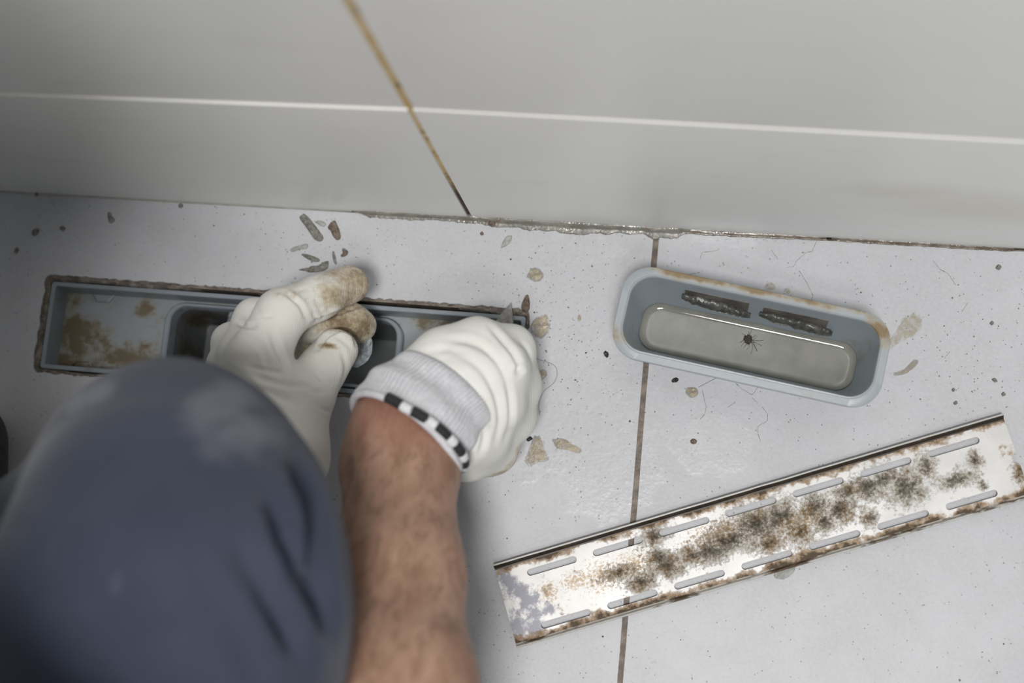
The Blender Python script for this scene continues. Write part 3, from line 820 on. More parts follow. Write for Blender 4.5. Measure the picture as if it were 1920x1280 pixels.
cr_l = [([(455, 625), (490, 650), (505, 690)], .0014, 5), ([(470, 700), (520, 720), (575, 725)], .0012, 5), ([(430, 690), (470, 720), (520, 780)], .0012, 6), ([(590, 700), (610, 715), (632, 715)], .0008, 4), ([(548, 556), (560, 545), (575, 540)], .0007, 3), ([(585, 585), (596, 606)], .0012, 3), ([(596, 656), (612, 630), (640, 618), (662, 628), (668, 648)], .0030, 3.5), ([(585, 606), (630, 588), (690, 568)], .0025, 3.5), ([(533, 548), (562, 572), (576, 600)], .0016, 4), ([(590, 560), (602, 585), (604, 602)], .0009, 3), ([(607, 552), (620, 580)], .0006, 3),
        ([(512, 640), (528, 670), (540, 700)], .0020, 5), ([(466, 686), (495, 694), (530, 699)], .0016, 4), ([(500, 600), (515, 640), (520, 665)], .0010, 7),
        ([(445, 603), (460, 612), (480, 612)], .0022, 4), ([(478, 578), (496, 592), (520, 588)], .0014, 4), ([(560, 715), (590, 735), (612, 735)], .0007, 5), ([(596, 760), (612, 770), (622, 768)], .0010, 4),
        ([(625, 625), (645, 640), (660, 655)], .0007, 4), ([(640, 655), (648, 690), (640, 725)], .0008, 4), ([(440, 740), (500, 735), (560, 760)], .0012, 7)]
glove_l = soft('glove', lh, .0014, .0019, GL_L, person, cr_l, (.0007, 70, 3))
tag(glove_l, 'soiled white knit glove with brown fingertips')

# right glove ----------------------------------------------------------------
GL_R = glove_material('right_glove_knit', [(P(985, 755, 40), (.012, .02, .02)), (P(925, 870, 40), (.03, .02, .02))], (.69, .685, .64), (.76, .755, .715))
rh = []
rh += chain((772, 712, 100, 15), (830, 668, 97, 15), (898, 645, 92, 13.6), (958, 655, 74, 12.6), (968, 690, 44, 11), (930, 700, 26, 10))      # index
rh += chain((790, 745, 104, 18), (870, 705, 100, 16), (940, 692, 92, 14.2), (972, 722, 62, 11.8), (962, 745, 34, 11), (925, 742, 22, 10))      # middle
rh += chain((812, 775, 102, 18), (880, 752, 97, 16), (930, 757, 86, 14.2), (963, 785, 56, 11.6), (945, 805, 32, 11), (910, 790, 20, 10))      # ring
rh += chain((832, 808, 94, 17), (875, 815, 86, 16), (903, 822, 76, 14), (928, 846, 48, 11.4), (905, 850, 28, 11), (880, 832, 18, 10))         # little
rh += chain((838, 830, 84, 17), (872, 848, 66, 15), (890, 852, 50, 13))                                                                        # outer heel
rh += chain((790, 770, 92, 20), (860, 730, 78, 20), (900, 740, 60, 18))                                                                        # palm mass
rh += chain((785, 722, 82, 15), (842, 690, 60, 13), (900, 668, 40, 12), (938, 655, 28, 10.5))                                                  # thumb
cr_r = [([(918, 612), (945, 640), (966, 668), (976, 700)], .0022, 5), ([(852, 664), (900, 690), (928, 735), (938, 785), (926, 828)], .0019, 6), ([(905, 648), (940, 690), (955, 735), (957, 785), (945, 825)], .0017, 5),
        ([(878, 735), (902, 770), (908, 815), (900, 850)], .0019, 5), ([(868, 700), (905, 740), (920, 785), (912, 835)], .0015, 5), ([(835, 640), (880, 640), (925, 665), (950, 700)], .0014, 7), ([(800, 660), (850, 655), (900, 680)], .0010, 6),
        ([(968, 700), (976, 690), (986, 684)], .0022, 5), ([(860, 780), (885, 815), (880, 850)], .0015, 5), ([(975, 640), (990, 660), (993, 690)], .0010, 4), ([(840, 690), (880, 715), (905, 765)], .0012, 5)]
glove_r = soft('glove', rh, .0015, .0030, GL_R, person, cr_r, (.0006, 60, 8))
tag(glove_r, 'white work glove with ribbed grey cuff')

# ribbed cuff of the right glove
cpx = [(757, 826, 121), (768, 800, 117), (785, 775, 112), (806, 752, 107), (830, 732, 102), (850, 718, 99)]
cc = [P(*c_) for c_ in cpx]
axis_ = cc[-1] - cc[0]; axis_ /= np.linalg.norm(axis_)
side_ = P(872, 882, 112) - P(643, 782, 124); side_ -= axis_ * (side_ @ axis_); side_ /= np.linalg.norm(side_)
up_ = np.cross(side_, axis_); up_ *= (1 if up_[2] > 0 else -1)
cw = [36.0, 35.2, 34.4, 33.0, 30.5, 26.5]; ct = [29.0, 27.6, 26.6, 25.2, 23.0, 18.0]
def cuff_pt(s, th, off=0.0):
    x = s * (len(cc) - 1); i = min(int(x), len(cc) - 2); f = x - i
    c_ = lerp(cc[i], cc[i + 1], f); w_ = lerp(cw[i], cw[i + 1], f) * 1e-3 + off; t_ = lerp(ct[i], ct[i + 1], f) * 1e-3 + off
    return c_ + side_ * w_ * math.cos(th) + up_ * t_ * math.sin(th)
CUFFM = simple('ribbed_cuff_knit', (.55, .55, .575), (.64, .64, .665), 260, .85, .4, .2)
NT = 312; rings = []
for s in np.linspace(.05, 1, 26):
    ring = []
    for j in range(NT):
        th = 2 * math.pi * j / NT
        wob = .0011 * math.sin(s * 17 + 1.4 * math.sin(th)) * (0.35 + s) + .0008 * nz((math.cos(th) * 2, math.sin(th) * 2, s * 4))
        ring.append(cuff_pt(s, th, wob + .00042 * math.sin(th * 78)))
    rings.append(ring)
inner = [[cuff_pt(s, 2 * math.pi * j / NT, -.0024) for j in range(NT)] for s in (.05, .35)]
V, Fc = loft(inner[::-1] + rings, True)
cuff = mesh('cuff', V, Fc, CUFFM, glove_r, loc=None)
cuff.data.transform(Matrix.Translation(-Vector(person.location)))
def ring_tube(name, s_of, off, r, th0, th1, n, mat, parent, nr=10, closed=False):
    rings = []
    for th in np.linspace(th0, th1, n, endpoint=not closed):
        c_ = cuff_pt(s_of(th), th, off); c2 = cuff_pt(s_of(th + .02), th + .02, off)
        t = c2 - c_; t /= np.linalg.norm(t); a_ = np.cross(t, axis_); a_ /= np.linalg.norm(a_); b_ = np.cross(t, a_)
        rings.append([c_ + r * (math.cos(q_) * a_ + math.sin(q_) * b_) - np.array(person.location) for q_ in np.linspace(0, 2 * math.pi, nr, endpoint=False)])
    if closed: rings.append(rings[0])
    V, Fc = loft(rings, True, not closed, not closed)
    return mesh(name, V, Fc, mat, parent, local=True)
ring_tube('cuff_hem', lambda th: .045, -.0009, .0022, 0, 2 * math.pi, 120, CUFFM, glove_r, closed=True)
# black-and-white overlocked edging thread on the cuff
EDB = simple('black_thread', (.012, .012, .014), (.03, .03, .034), 700, .8, .6)
EDW = simple('white_thread', (.70, .71, .72), (.80, .81, .82), 700, .8, .6)
th = 2.05; i = 0
edge_s = lambda t_: .03 + .12 * max(0, (1.7 - t_)) ** .8
while th > -.75:
    dth = .265 if i % 2 == 0 else .17
    ring_tube('edging_stitch', edge_s, .0012, .0029, th - dth + .012, th - .008, 7, EDB if i % 2 == 0 else EDW, glove_r, nr=9)
    th -= dth; i += 1

# body: one continuous skin surface (forearms, arms, trunk, neck, head), mostly outside the picture
def skin_material():
    M = Mat('skin', rough=.5, spec=.35)
    n = M.noise(38, 5, .65, .4, (1, .5, .5)); f = M.noise(160, 4, .7, .6, (1.2, .45, .6))
    c = M.mix(M.ramp(n, .3, .7), (.31, .175, .122), (.43, .27, .195))
    c = M.mix(M.ramp(f, .42, .68, 0, .7), c, (.20, .11, .07))
    wr_ = M.blobs([(P(770, 800, 115) - np.array(person.location), (.05, .03, .06))])
    c = M.mix(M.ramp(wr_, .0, .7, 0, .5), c, (.36, .165, .125))
    M.b.inputs['Subsurface Weight'].default_value = .08
    M.b.inputs['Subsurface Radius'].default_value = (.006, .002, .001)
    return M.done(c, None, f, .25, .001)
SKIN = skin_material()
W1 = P(800, 745, 104); E1 = P(742, 1290, 205); ELB = W1 + (E1 - W1) / np.linalg.norm(E1 - W1) * .325
SHR = np.array([-.305, -.09, .60]); SHL = np.array([-.60, -.14, .58])
body = []
HC = np.array([-.272, .045, .73])
fw = P(754, 870, 121); fb = P(744, 1080, 163)
# forearm: two bones side by side for the flat oval section
sd = np.array([1.0, 0.08, 0.0]) * .0072
body += [(W1 - sd * .9, .0185, fw - sd * 1.1, .0196), (W1 + sd * .9, .0185, fw + sd * 1.1, .0196),
         (fw - sd * 1.1, .0196, fb - sd, .0240), (fw + sd * 1.1, .0196, fb + sd, .0240), (fb - sd, .0240, E1 - sd, .0265), (fb + sd, .0240, E1 + sd * 1.2, .0262),
         (E1 - sd, .0285, ELB, .036), (E1 + sd * 1.2, .028, ELB, .036), (ELB, .036, SHR, .05)]
body += [(P(727, 792, 115), .0190, fw - sd * 1.1, .0196)]
LW = P(520, 900, 104); LE = np.array([-.36, -.17, .17])
body += wchain((LW, .022), (LE, .036), (SHL + np.array([.02, .02, 0]), .05))
body += wchain((SHR, .055), (np.array([-.43, -.12, .59]), .09), (SHL, .055))
body += wchain((np.array([-.43, -.17, .54]), .12), (np.array([-.40, -.40, .30]), .13))
body += wchain((np.array([-.40, -.08, .61]), .066), (np.array([-.315, .0, .69]), .060))
body += wchain((HC + np.array([-.025, -.02, .035]), .082), (HC + np.array([0, -.005, -.005]), .066), (HC + np.array([.02, .015, -.04]), .05))
hd = HC
body += wchain((hd + np.array([.055, .035, -.015]), .012), (hd + np.array([.068, .045, -.045]), .011))    # nose
body += wchain((hd + np.array([-.075, .055, .02]), .012), (hd + np.array([-.07, .05, -.01]), .010))         # ear
body += wchain((hd + np.array([.03, -.085, .02]), .012), (hd + np.array([.035, -.08, -.01]), .010))
soft('body', body, .0042, .006, SKIN, person, (), (.0006, 45, 2), grow=.002)
hairc = wchain((HC + np.array([-.04, -.03, .055]), .086), (HC + np.array([-.015, -.015, .06]), .074))
soft('hair', hairc, .005, .01, simple('short_hair', (.02, .015, .012), (.05, .04, .03), 200, .8, .9), person, (), (.003, 60, 1), grow=.002)
# trousers
KN = (330, 880, 245)
tr = []
tr += chain((322, 868, 238, 40), (322, 915, 244, 52), (318, 1010, 260, 62), (312, 1160, 282, 70))
thigh_end = P(312, 1160, 282); hipL = np.array([-.44, -.42, .30])
tr += [(thigh_end, .070, hipL, .115)]
tr += chain((370, 890, 238, 37), (400, 980, 250, 42), (418, 1100, 264, 44), (420, 1260, 280, 45))
ank = P(-170, 1200, 95)
tr += [(P(270, 925, 230), .050, P(110, 1070, 165), .050), (P(110, 1070, 165), .050, ank, .048)]
hipR = np.array([-.30, -.46, .28]); knR = np.array([-.10, -.27, .075])
tr += [(hipL, .115, hipR, .115), (hipR, .11, knR, .065), (knR, .062, np.array([-.16, -.62, .06]), .05)]
tr += [(np.array([-.37, -.44, .30]), .13, np.array([-.38, -.43, .38]), .14)]
cr_t = [([(548, 860), (575, 960), (590, 1080), (615, 1180)], .0095, 17), ([(505, 930), (545, 1060), (600, 1170)], .0095, 18), ([(440, 1030), (510, 1130), (560, 1230)], .0075, 20), ([(480, 1120), (540, 1200), (570, 1290)], .0030, 14), ([(40, 980), (80, 1010), (60, 1080)], .0025, 16), ([(430, 1180), (500, 1290)], .003, 20)]
soft('trousers', tr, .0045, .008, TROUS, person, cr_t, (.0018, 16, 5), grow=.003)
# shirt
sh = wchain((SHR, .066), (np.array([-.36, -.06, .61]), .085), (np.array([-.43, -.12, .59]), .105), (SHL, .066)) + wchain((np.array([-.43, -.17, .54]), .135), (np.array([-.40, -.40, .34]), .148))
sh += [(SHR, .066, lerp(SHR, ELB, .5), .060), (SHL, .066, lerp(SHL, LE, .5), .06)]
soft('shirt', sh, .006, .014, SHIRT, person, (), (.004, 12, 5), grow=.004)
# boots
def boot(toe, heel, z, nm='boot'):
    c_ = wchain((np.array([*toe, .032]), .030), (np.array([*lerp(np.array(toe), np.array(heel), .5), .038]), .037), (np.array([*heel, .036]), .033))
    c_ += wchain((np.array([*lerp(np.array(toe), np.array(heel), .85), .05]), .040), (np.array([*lerp(np.array(toe), np.array(heel), .9), z]), .046))
    return soft(nm, c_, .004, .008, BLACKR, person, (), None, grow=.002)
tb = P(-82, 830, 34); hb = P(-120, 1330, 34)
boot((tb[0], tb[1]), (hb[0], hb[1]), .12)
soft('boot', wchain((np.array([-.16, -.62, .064]), .047), (np.array([-.168, -.68, .058]), .044), (np.array([-.174, -.75, .042]), .037), (np.array([-.178, -.80, .034]), .031)), .004, .008, BLACKR, person, (), None, grow=.002)

# ------------------------------------------------------------------ loose things on the floor
def zpoly(pts, sc, ox, oy): return [(ox + x * sc, oy + y * sc) for x, y in pts]
def lump(name, poly, h, mat, label, cat, z0=0.0, n=26, rough=.18, seed=0, group=None, flat=.55, parent=None):
    """low broken piece: outline from measured corners, domed with a rough top"""
    pl_ = np.array(polyline(list(poly) + [poly[0]], n + 1)[:-1])
    if mat in (RESIDUE, STAIN):
        pl_ = spline(list(poly) + [poly[0]], 49)[:-1]
    elif len(poly) <= 6 and mat is not BEIGE:
        cc_ = np.array(poly, float); nx_ = np.roll(cc_, -1, 0); ct_ = cc_.mean(0)
        rnd = np.empty((2 * len(cc_), 2)); rnd[0::2] = ct_ + (cc_ - ct_) * .98; md_ = (cc_ + nx_) / 2
        rnd[1::2] = ct_ + (md_ - ct_) * 1.16
        pl_ = np.array(polyline(list(rnd) + [rnd[0]], max(n, 18) + 1)[:-1])
    w = np.array([P(u, v, z0 * 1e3) for u, v in pl_]); c_ = w.mean(0)
    if mat in (RESIDUE, STAIN): w = c_ + (w - c_) * 1.18
    r_ = float(np.mean(np.linalg.norm(w - c_, axis=1))); rings = []
    for t, hh in ((1.0, 0.0), (.97, .45), (.80, .85), (flat, 1.0), (.25, .95)):
        ring = []
        for p in w:
            q_ = lerp(c_, p, t); k_ = 1 + rough * nz(q_, 700, seed) + rough * .6 * nz(q_, 1800, seed + 2)
            q_ = lerp(c_, q_, 1 + rough * .35 * nz(p, 900, seed + 5)) if t > .9 else q_
            ring.append(np.array([q_[0], q_[1], z0 + h * hh * k_]))
        rings.append(ring)
    V, Fc = loft(rings, True, True, True)
    base = np.array([c_[0], c_[1], z0])
    o = mesh(name, V, Fc, mat, None, loc=tuple(base)); tag(o, label, cat, group)
    if mat in (RESIDUE, STAIN):
        at_ = o.data.attributes.new('edge_fade', 'FLOAT', 'POINT')
        at_.data.foreach_set('value', [x for x in (0.0, .1, .5, 1.0, 1.0) for _ in range(len(w))])
        o.data.shade_smooth(); return o
    return autosmooth(o, 40)
Z8 = lambda pts: zpoly(pts, .125, 520, 380)
lump('mortar_chip', Z8([(330, 210), (390, 155), (480, 230), (560, 330), (700, 520), (650, 590), (560, 560), (420, 350), (340, 250)]), .0026, CHIP, 'longest grey mortar chip lying near the wall above the left glove', 'chip', seed=1)
lump('mortar_chip', Z8([(560, 290), (640, 265), (735, 310), (695, 365), (610, 320)]), .0015, CHIPP, 'small pale mortar chip touching the longest chip on its right', 'chip', seed=2)
lump('mortar_chip', Z8([(755, 370), (850, 265), (890, 310), (960, 510), (880, 560), (800, 420)]), .0022, CHIPB, 'blunt brownish mortar chip to the right of the longest chip', 'chip', seed=3)
lump('mortar_chip', Z8([(185, 700), (330, 640), (460, 615), (450, 690), (330, 700), (230, 740)]), .0014, CHIPP, 'pale grey mortar chip left below the longest chip', 'chip', seed=4)
lump('mortar_chip', Z8([(360, 780), (400, 765), (560, 810), (650, 860), (580, 890), (500, 870)]), .0018, CHIP, 'tapered grey mortar chip below the pale chip', 'chip', seed=5)
lump('mortar_chip', Z8([(825, 740), (850, 730), (895, 905), (865, 920), (835, 840)]), .0012, CHIP, 'thin upright mortar sliver above the dirty index finger', 'chip', seed=6)
lump('mortar_chip', Z8([(975, 685), (1050, 710), (1065, 760), (1010, 810), (945, 800), (985, 760)]), .0013, CHIPB, 'small dark brown curved crumb beside the thin sliver', 'chip', seed=7, rough=.3)
lump('mortar_chip', Z8([(305, 1010), (380, 985), (450, 1000), (510, 950), (650, 945), (720, 880), (780, 870), (760, 980), (680, 1030), (480, 1050), (420, 1020)]), .0017, CHIP, 'ragged mortar chip right against the left glove index finger', 'chip', seed=8, rough=.3)
Z2 = lambda pts: zpoly(pts, .2396, 860, 360)
lump('mortar_chip', Z2([(330, 430), (370, 350), (405, 340), (420, 350), (400, 400), (345, 435)]), .0012, CHIPP, 'glassy pale chip by itself below the wall sealant', 'chip', seed=9)
lump('mortar_chip', Z2([(230, 250), (245, 225), (280, 220), (290, 265), (260, 275)]), .0020, CHIPB, 'brown crumb resting against the wet wall sealant', 'chip', seed=10)
lump('mortar_chip', Z2([(165, 325), (185, 308), (198, 330), (180, 342)]), .0013, CHIPB, 'tiny brown crumb left of the glassy chip', 'chip', seed=11)
Z4 = lambda pts: zpoly(pts, .15625, 860, 540)
lump('mortar_chip', Z4([(750, 240), (780, 140), (820, 80), (845, 110), (855, 250), (800, 290)]), .0035, CHIPB, 'pointed brown mortar fragment at the right corner of the drain', 'chip', seed=12)
lump('flake', Z4([(1005, 450), (1100, 450), (1040, 490), (1010, 505)]), .0012, BEIGE, 'small beige flake in the brown wet blob beside the drain corner', 'flake', z0=.0014, seed=13, rough=.08)
Z5 = lambda pts: zpoly(pts, .2604, 960, 640)
ZE = lambda pts: zpoly(pts, .2656, 1600, 460)
# wet blobs of old sealant
lump('residue_blob', Z2([(540, 665), (570, 610), (610, 600), (655, 640), (640, 680), (600, 692)]), .0005, RESIDUE, 'round tan wet blob between the drain and the wall', 'residue', seed=21, rough=.3)
lump('residue_blob', Z4([(880, 440), (920, 380), (990, 340), (1050, 330), (1080, 400), (1060, 520), (990, 580), (930, 560), (885, 510)]), .0007, RESIDUE, 'large brown wet blob at the right corner of the drain', 'residue', seed=22, rough=.35)
lump('residue_blob', Z5([(100, 850), (130, 780), (160, 700), (210, 720), (250, 840), (180, 860), (130, 885)]), .0006, RESIDUE, 'triangular tan wet blob below the right glove', 'residue', seed=23, rough=.35)
lump('residue_blob', Z5([(300, 710), (370, 705), (430, 740), (495, 775), (470, 800), (400, 780), (330, 770)]), .0006, RESIDUE, 'elongated tan wet blob right of the triangular one', 'residue', seed=24, rough=.35)
lump('residue_blob', Z5([(1255, 370), (1270, 335), (1325, 340), (1330, 380), (1290, 400)]), .0005, RESIDUE, 'small tan wet blob below the trap tray', 'residue', seed=25, rough=.3)
lump('residue_blob', Z5([(180, 230), (220, 205), (245, 225), (240, 250), (190, 285)]), .0004, RESIDUE, 'tan wet blob half under the right edge of the right glove', 'residue', seed=26, rough=.3)
lump('residue_blob', [(1082, 597), (1086, 590), (1090, 597), (1086, 602)], .0007, RESIDUE, 'tiny tan drop between the drain corner and the tray', 'residue', seed=27)
lump('pebble', [(1294, 826), (1300, 822), (1307, 826), (1304, 832), (1297, 832)], .0016, CHIPB, 'small brown pebble in a clear drip above the drain cover', 'pebble', seed=28)
lump('dirt_crumb', [(1131, 662), (1136, 657), (1142, 664), (1138, 671)], .0012, BLACKR, 'black dirt crumb left of the trap tray', 'crumb', seed=29, rough=.5)
lump('dirt_crumb', [(1259, 713), (1266, 707), (1272, 710), (1270, 716), (1261, 717)], .0012, BLACKR, 'black dirt crumb just below the trap tray front edge', 'crumb', seed=30, rough=.5)
lump('dirt_crumb', [(986, 822), (994, 817), (999, 823), (990, 828)], .0011, BLACKR, 'dark crumb above the triangular tan blob', 'crumb', seed=31, rough=.5)
for pts_, lb in (([(60, 441), (62, 431), (70, 427), (74, 433), (68, 442)], 'oval grey crumb in the shadow at far left'), ([(112, 428), (117, 423), (123, 428), (118, 434)], 'round dark crumb in the shadow right of the oval crumb'),
                 ([(202, 400), (207, 398), (210, 406), (216, 412), (208, 419), (203, 412)], 'dark lumpy crumb in the shadow above the drain left half'), ([(65, 364), (70, 360), (73, 365), (68, 369)], 'dark crumb in the shadow against the wall foot'),
                 ([(334, 386), (340, 380), (344, 387), (338, 391)], 'grey crumb near the wall at the shadow edge'), ([(27, 470), (32, 463), (35, 470), (30, 476)], 'dark crumb closest to the left edge of the picture')):
    lump('mortar_crumb', pts_, .0013, CHIP, lb, 'crumb', seed=len(lb), rough=.3, n=14)
for pts_, lb in (([(1866, 502), (1872, 495), (1878, 500), (1873, 507)], 'grey crumb on the right tile nearest the wall'), ([(1855, 606), (1860, 601), (1864, 606), (1859, 610)], 'grey crumb on the right tile level with the tray'),
                 ([(1859, 711), (1865, 708), (1870, 714), (1865, 717)], 'grey crumb above the right end of the drain cover'), ([(1877, 738), (1882, 734), (1886, 740), (1880, 743)], 'grey crumb next to the right end corner of the drain cover'),
                 ([(1784, 730), (1788, 727), (1791, 731), (1787, 735)], 'grey crumb right of the tray low corner'), ([(1787, 755), (1793, 751), (1796, 756), (1790, 759)], 'grey crumb between tray corner and drain cover')):
    lump('mortar_crumb', pts_, .0012, CHIP, lb, 'crumb', seed=len(lb) + 3, rough=.3, n=12)
lump('stain', ZE([(330, 560), (360, 510), (440, 490), (475, 520), (465, 590), (420, 635), (380, 655), (330, 680), (270, 715), (262, 665), (300, 610), (318, 580)]), .0002, STAIN, 'yellow-brown dried stain right of the trap tray', 'stain', n=40, rough=.3)
lump('stain', ZE([(290, 895), (350, 880), (420, 815), (445, 835), (380, 895), (310, 912)]), .0002, STAIN, 'faint narrow stain below the yellow-brown one', 'stain', n=30, rough=.3)
lump('stain', [(1433, 538), (1442, 530), (1453, 534), (1451, 542), (1438, 543)], .0002, STAIN, 'small tan stain behind the middle of the tray', 'stain', n=24, rough=.3)
lump('stain', [(1470, 545), (1475, 540), (1482, 544), (1478, 550)], .0002, STAIN, 'tiny tan stain right of the one behind the tray', 'stain', n=20, rough=.3)

# hairline cracks in the right tile and fallen hairs
def ribbon(pts, half_w, mat, parent, z=.00004, wig=1.2, seed=0, name='hairline_crack'):
    pl_ = polyline(pts, max(8, int(sum(np.hypot(*np.diff(np.array(pts, float), axis=0).T)) / 3.0)))
    pw = [P(u + wig * nz((i * .9, seed, 0), 1), v + wig * nz((seed, i * .9, 3), 1), 0) for i, (u, v) in enumerate(pl_)]
    V, Fc = [], []
    for i, p in enumerate(pw):
        t = (pw[min(i + 1, len(pw) - 1)] - pw[max(i - 1, 0)]); t /= np.linalg.norm(t); nrm = np.array([-t[1], t[0], 0])
        w_ = half_w * (.45 + .8 * abs(nz((i * .6, seed + 4, 0), 1)) * 1.6)
        V += [p + nrm * w_ + np.array([0, 0, z]), p - nrm * w_ + np.array([0, 0, z])]
        if i: Fc.append((2 * i - 2, 2 * i - 1, 2 * i + 1, 2 * i))
    return mesh(name, V, Fc, mat, parent, loc=None, smooth=False)
Z3 = lambda pts: zpoly(pts, .375, 1200, 400)
for i, pts_ in enumerate([Z3([(885, 135), (860, 190), (830, 195), (780, 240), (770, 265), (735, 270)]), Z3([(795, 285), (830, 340), (865, 410), (855, 445)]), Z3([(1465, 235), (1500, 280), (1540, 300), (1580, 360)]), Z3([(1640, 445), (1610, 490)]), Z3([(300, 230), (310, 195), (390, 185)]), Z3([(655, 180), (690, 230)]), Z3([(1550, 690), (1520, 725)]), Z3([(240, 305), (300, 295)]),
                          Z5([(1610, 300), (1660, 345), (1730, 385), (1770, 330)]), Z5([(1800, 470), (1840, 520), (1840, 570), (1770, 610), (1770, 660), (1790, 720)]), Z5([(1370, 345), (1385, 420), (1400, 470), (1390, 520), (1355, 560)]), Z5([(1550, 475), (1610, 435)]), Z5([(1730, 405), (1770, 445)])]):
    ribbon(pts_, .00016, CRACK, t2, seed=i)
def hair_strand(name, pts, r, label, z=.0006):
    pl_ = spline(pts, 40); rings = []
    pw = [P(u, v, 0) + np.array([0, 0, z + .0003 * nz((i * .2, 1, 0))]) for i, (u, v) in enumerate(pl_)]
    for i, p in enumerate(pw):
        t = pw[min(i + 1, 39)] - pw[max(i - 1, 0)]; t /= np.linalg.norm(t); a_ = np.array([-t[1], t[0], 0]); a_ /= np.linalg.norm(a_); b_ = np.cross(t, a_)
        rings.append([p + r * (math.cos(q_) * a_ + math.sin(q_) * b_) for q_ in (0, 1.57, 3.14, 4.71)])
    V, Fc = loft(rings, True, True, True)
    o = mesh(name, V, Fc, HAIR, None, loc=tuple(pw[20])); return tag(o, label, 'hair')
hair_strand('hair', Z5([(180, 125), (300, 170), (325, 230), (300, 300), (230, 360), (195, 450), (200, 530)]), .00009, 'long curved hair on the floor right of the right glove')
hair_strand('hair', Z5([(1495, 250), (1420, 290), (1345, 330)]), .00009, 'short straight hair ending at the small tan blob below the tray')

# hair and dirt clump floating in the tray
cl = P(1403, 636, WZ * 1e3); cl[2] = WZ
V, Fc = [], []
rng = random.Random(3)
clump = empty('hair_clump', tuple(cl)); tag(clump, 'dark fuzzy clump of hair floating in the tray water', 'hair clump')
rg = []
for t, hh in ((1.0, 0), (.8, .0006), (.4, .0010), (.1, .0011)):
    rg.append([cl + np.array([t * .0022 * math.cos(a) * (1 + .5 * nz((math.cos(a), math.sin(a), t), 2, 1)), t * .0034 * math.sin(a) * (1 + .5 * nz((math.cos(a), math.sin(a), t), 2, 5)), hh]) for a in np.linspace(0, 2 * math.pi, 18, endpoint=False)])
V, Fc = loft(rg, True, True, True); mesh('dirt_core', V, Fc, simple('clump_dirt', (.04, .035, .025), (.10, .09, .07), 900, .8, 1.0), clump)
for i in range(26):
    a = rng.uniform(0, 6.28); L_ = rng.uniform(.002, .0065); bend = rng.uniform(-.9, .9); pw = []
    if i < 5: a = math.radians(-38 + i * 6); L_ = .009
    for j in range(7):
        t = j / 6; aa = a + bend * t; pw.append(cl + np.array([math.cos(aa) * L_ * t, math.sin(aa) * L_ * t, .0005 + .0003 * math.sin(t * 3)]))
    rings = []
    for j, p in enumerate(pw):
        t = pw[min(j + 1, 6)] - pw[max(j - 1, 0)]; t /= np.linalg.norm(t) + 1e-9; a_ = np.array([-t[1], t[0], 0]); b_ = np.cross(t, a_)
        rings.append([p + .00010 * (math.cos(q_) * a_ + math.sin(q_) * b_) for q_ in (0, 2.1, 4.2)])
    V, Fc = loft(rings, True, True, True); mesh('strand', V, Fc, HAIR, clump)

# ---- scraper in the right fist
scr = empty('scraper', tuple(P(940, 640, 10))); tag(scr, 'grey scraper blade poking out of the right glove into the drain', 'scraper')
STEELD = simple('dull_dirty_steel', (.20, .195, .185), (.33, .325, .31), 240, .5, .3)
bp = [P(958, 568, 6), P(963, 600, 8), P(962, 640, 16), P(922, 650, 20), P(928, 604, 10), P(942, 585, 7)]
up3 = np.array([0, 0, .0007])
V = [p for p in bp] + [p + up3 for p in bp]
n_ = len(bp); Fc = [tuple(range(n_))[::-1], tuple(range(n_, 2 * n_))] + [(i, (i + 1) % n_, n_ + (i + 1) % n_, n_ + i) for i in range(n_)]
mesh('blade', V, Fc, STEELD, scr, smooth=False)
hv = capsule_mesh(P(940, 640, 20), .006, P(915, 760, 46), .008, 0)
mesh('handle', hv[0], hv[1], BLACKR, scr)

# ---- crumpled clear film pinched in the left fingers
def film_material():
    M = Mat('clear_film', (.62, .66, .70), .22)
    M.b.inputs['Alpha'].default_value = .42
    return M.done(None, None, M.noise(260, 3), .7, .002)
def film(name, poly, z_of, label, amp=.003, seed=0, n=9):
    pl_ = np.array(poly, float); c_ = pl_.mean(0); rings = []; m_ = 26
    out = polyline(list(poly) + [poly[0]], m_ + 1)[:-1]
    for t in (1.0, .78, .55, .3, .08):
        rings.append([P(*(lerp(c_, q_, t)), z_of(lerp(c_, q_, t)) + 1e3 * amp * (nz((q_[0] * .08 * t, q_[1] * .08 * t, t), 1, seed) + .5 * nz((q_[0] * .2, q_[1] * .2, t * 2), 1, seed))) for q_ in out])
    V, Fc = loft(rings, True, False, True); V = np.array(V)
    o = mesh(name, V, Fc, FILM, None, loc=tuple(V.mean(0)), smooth=False)
    md = o.modifiers.new('s', 'SOLIDIFY'); md.thickness = .00025
    return tag(o, label, 'film')
FILM = film_material()
film('plastic_film', [(650, 640), (690, 612), (698, 640), (698, 660), (688, 678), (668, 690), (655, 684)], lambda q_: 26 - .12 * (q_[1] - 640), 'clear plastic scrap pinched between thumb and fingertips of the left glove', seed=2)
film('plastic_film', [(424, 612), (430, 585), (446, 582), (470, 592), (470, 625), (440, 622)], lambda q_: -14, 'crumpled clear plastic scrap in the drain sump left of the left glove', .004, seed=6)

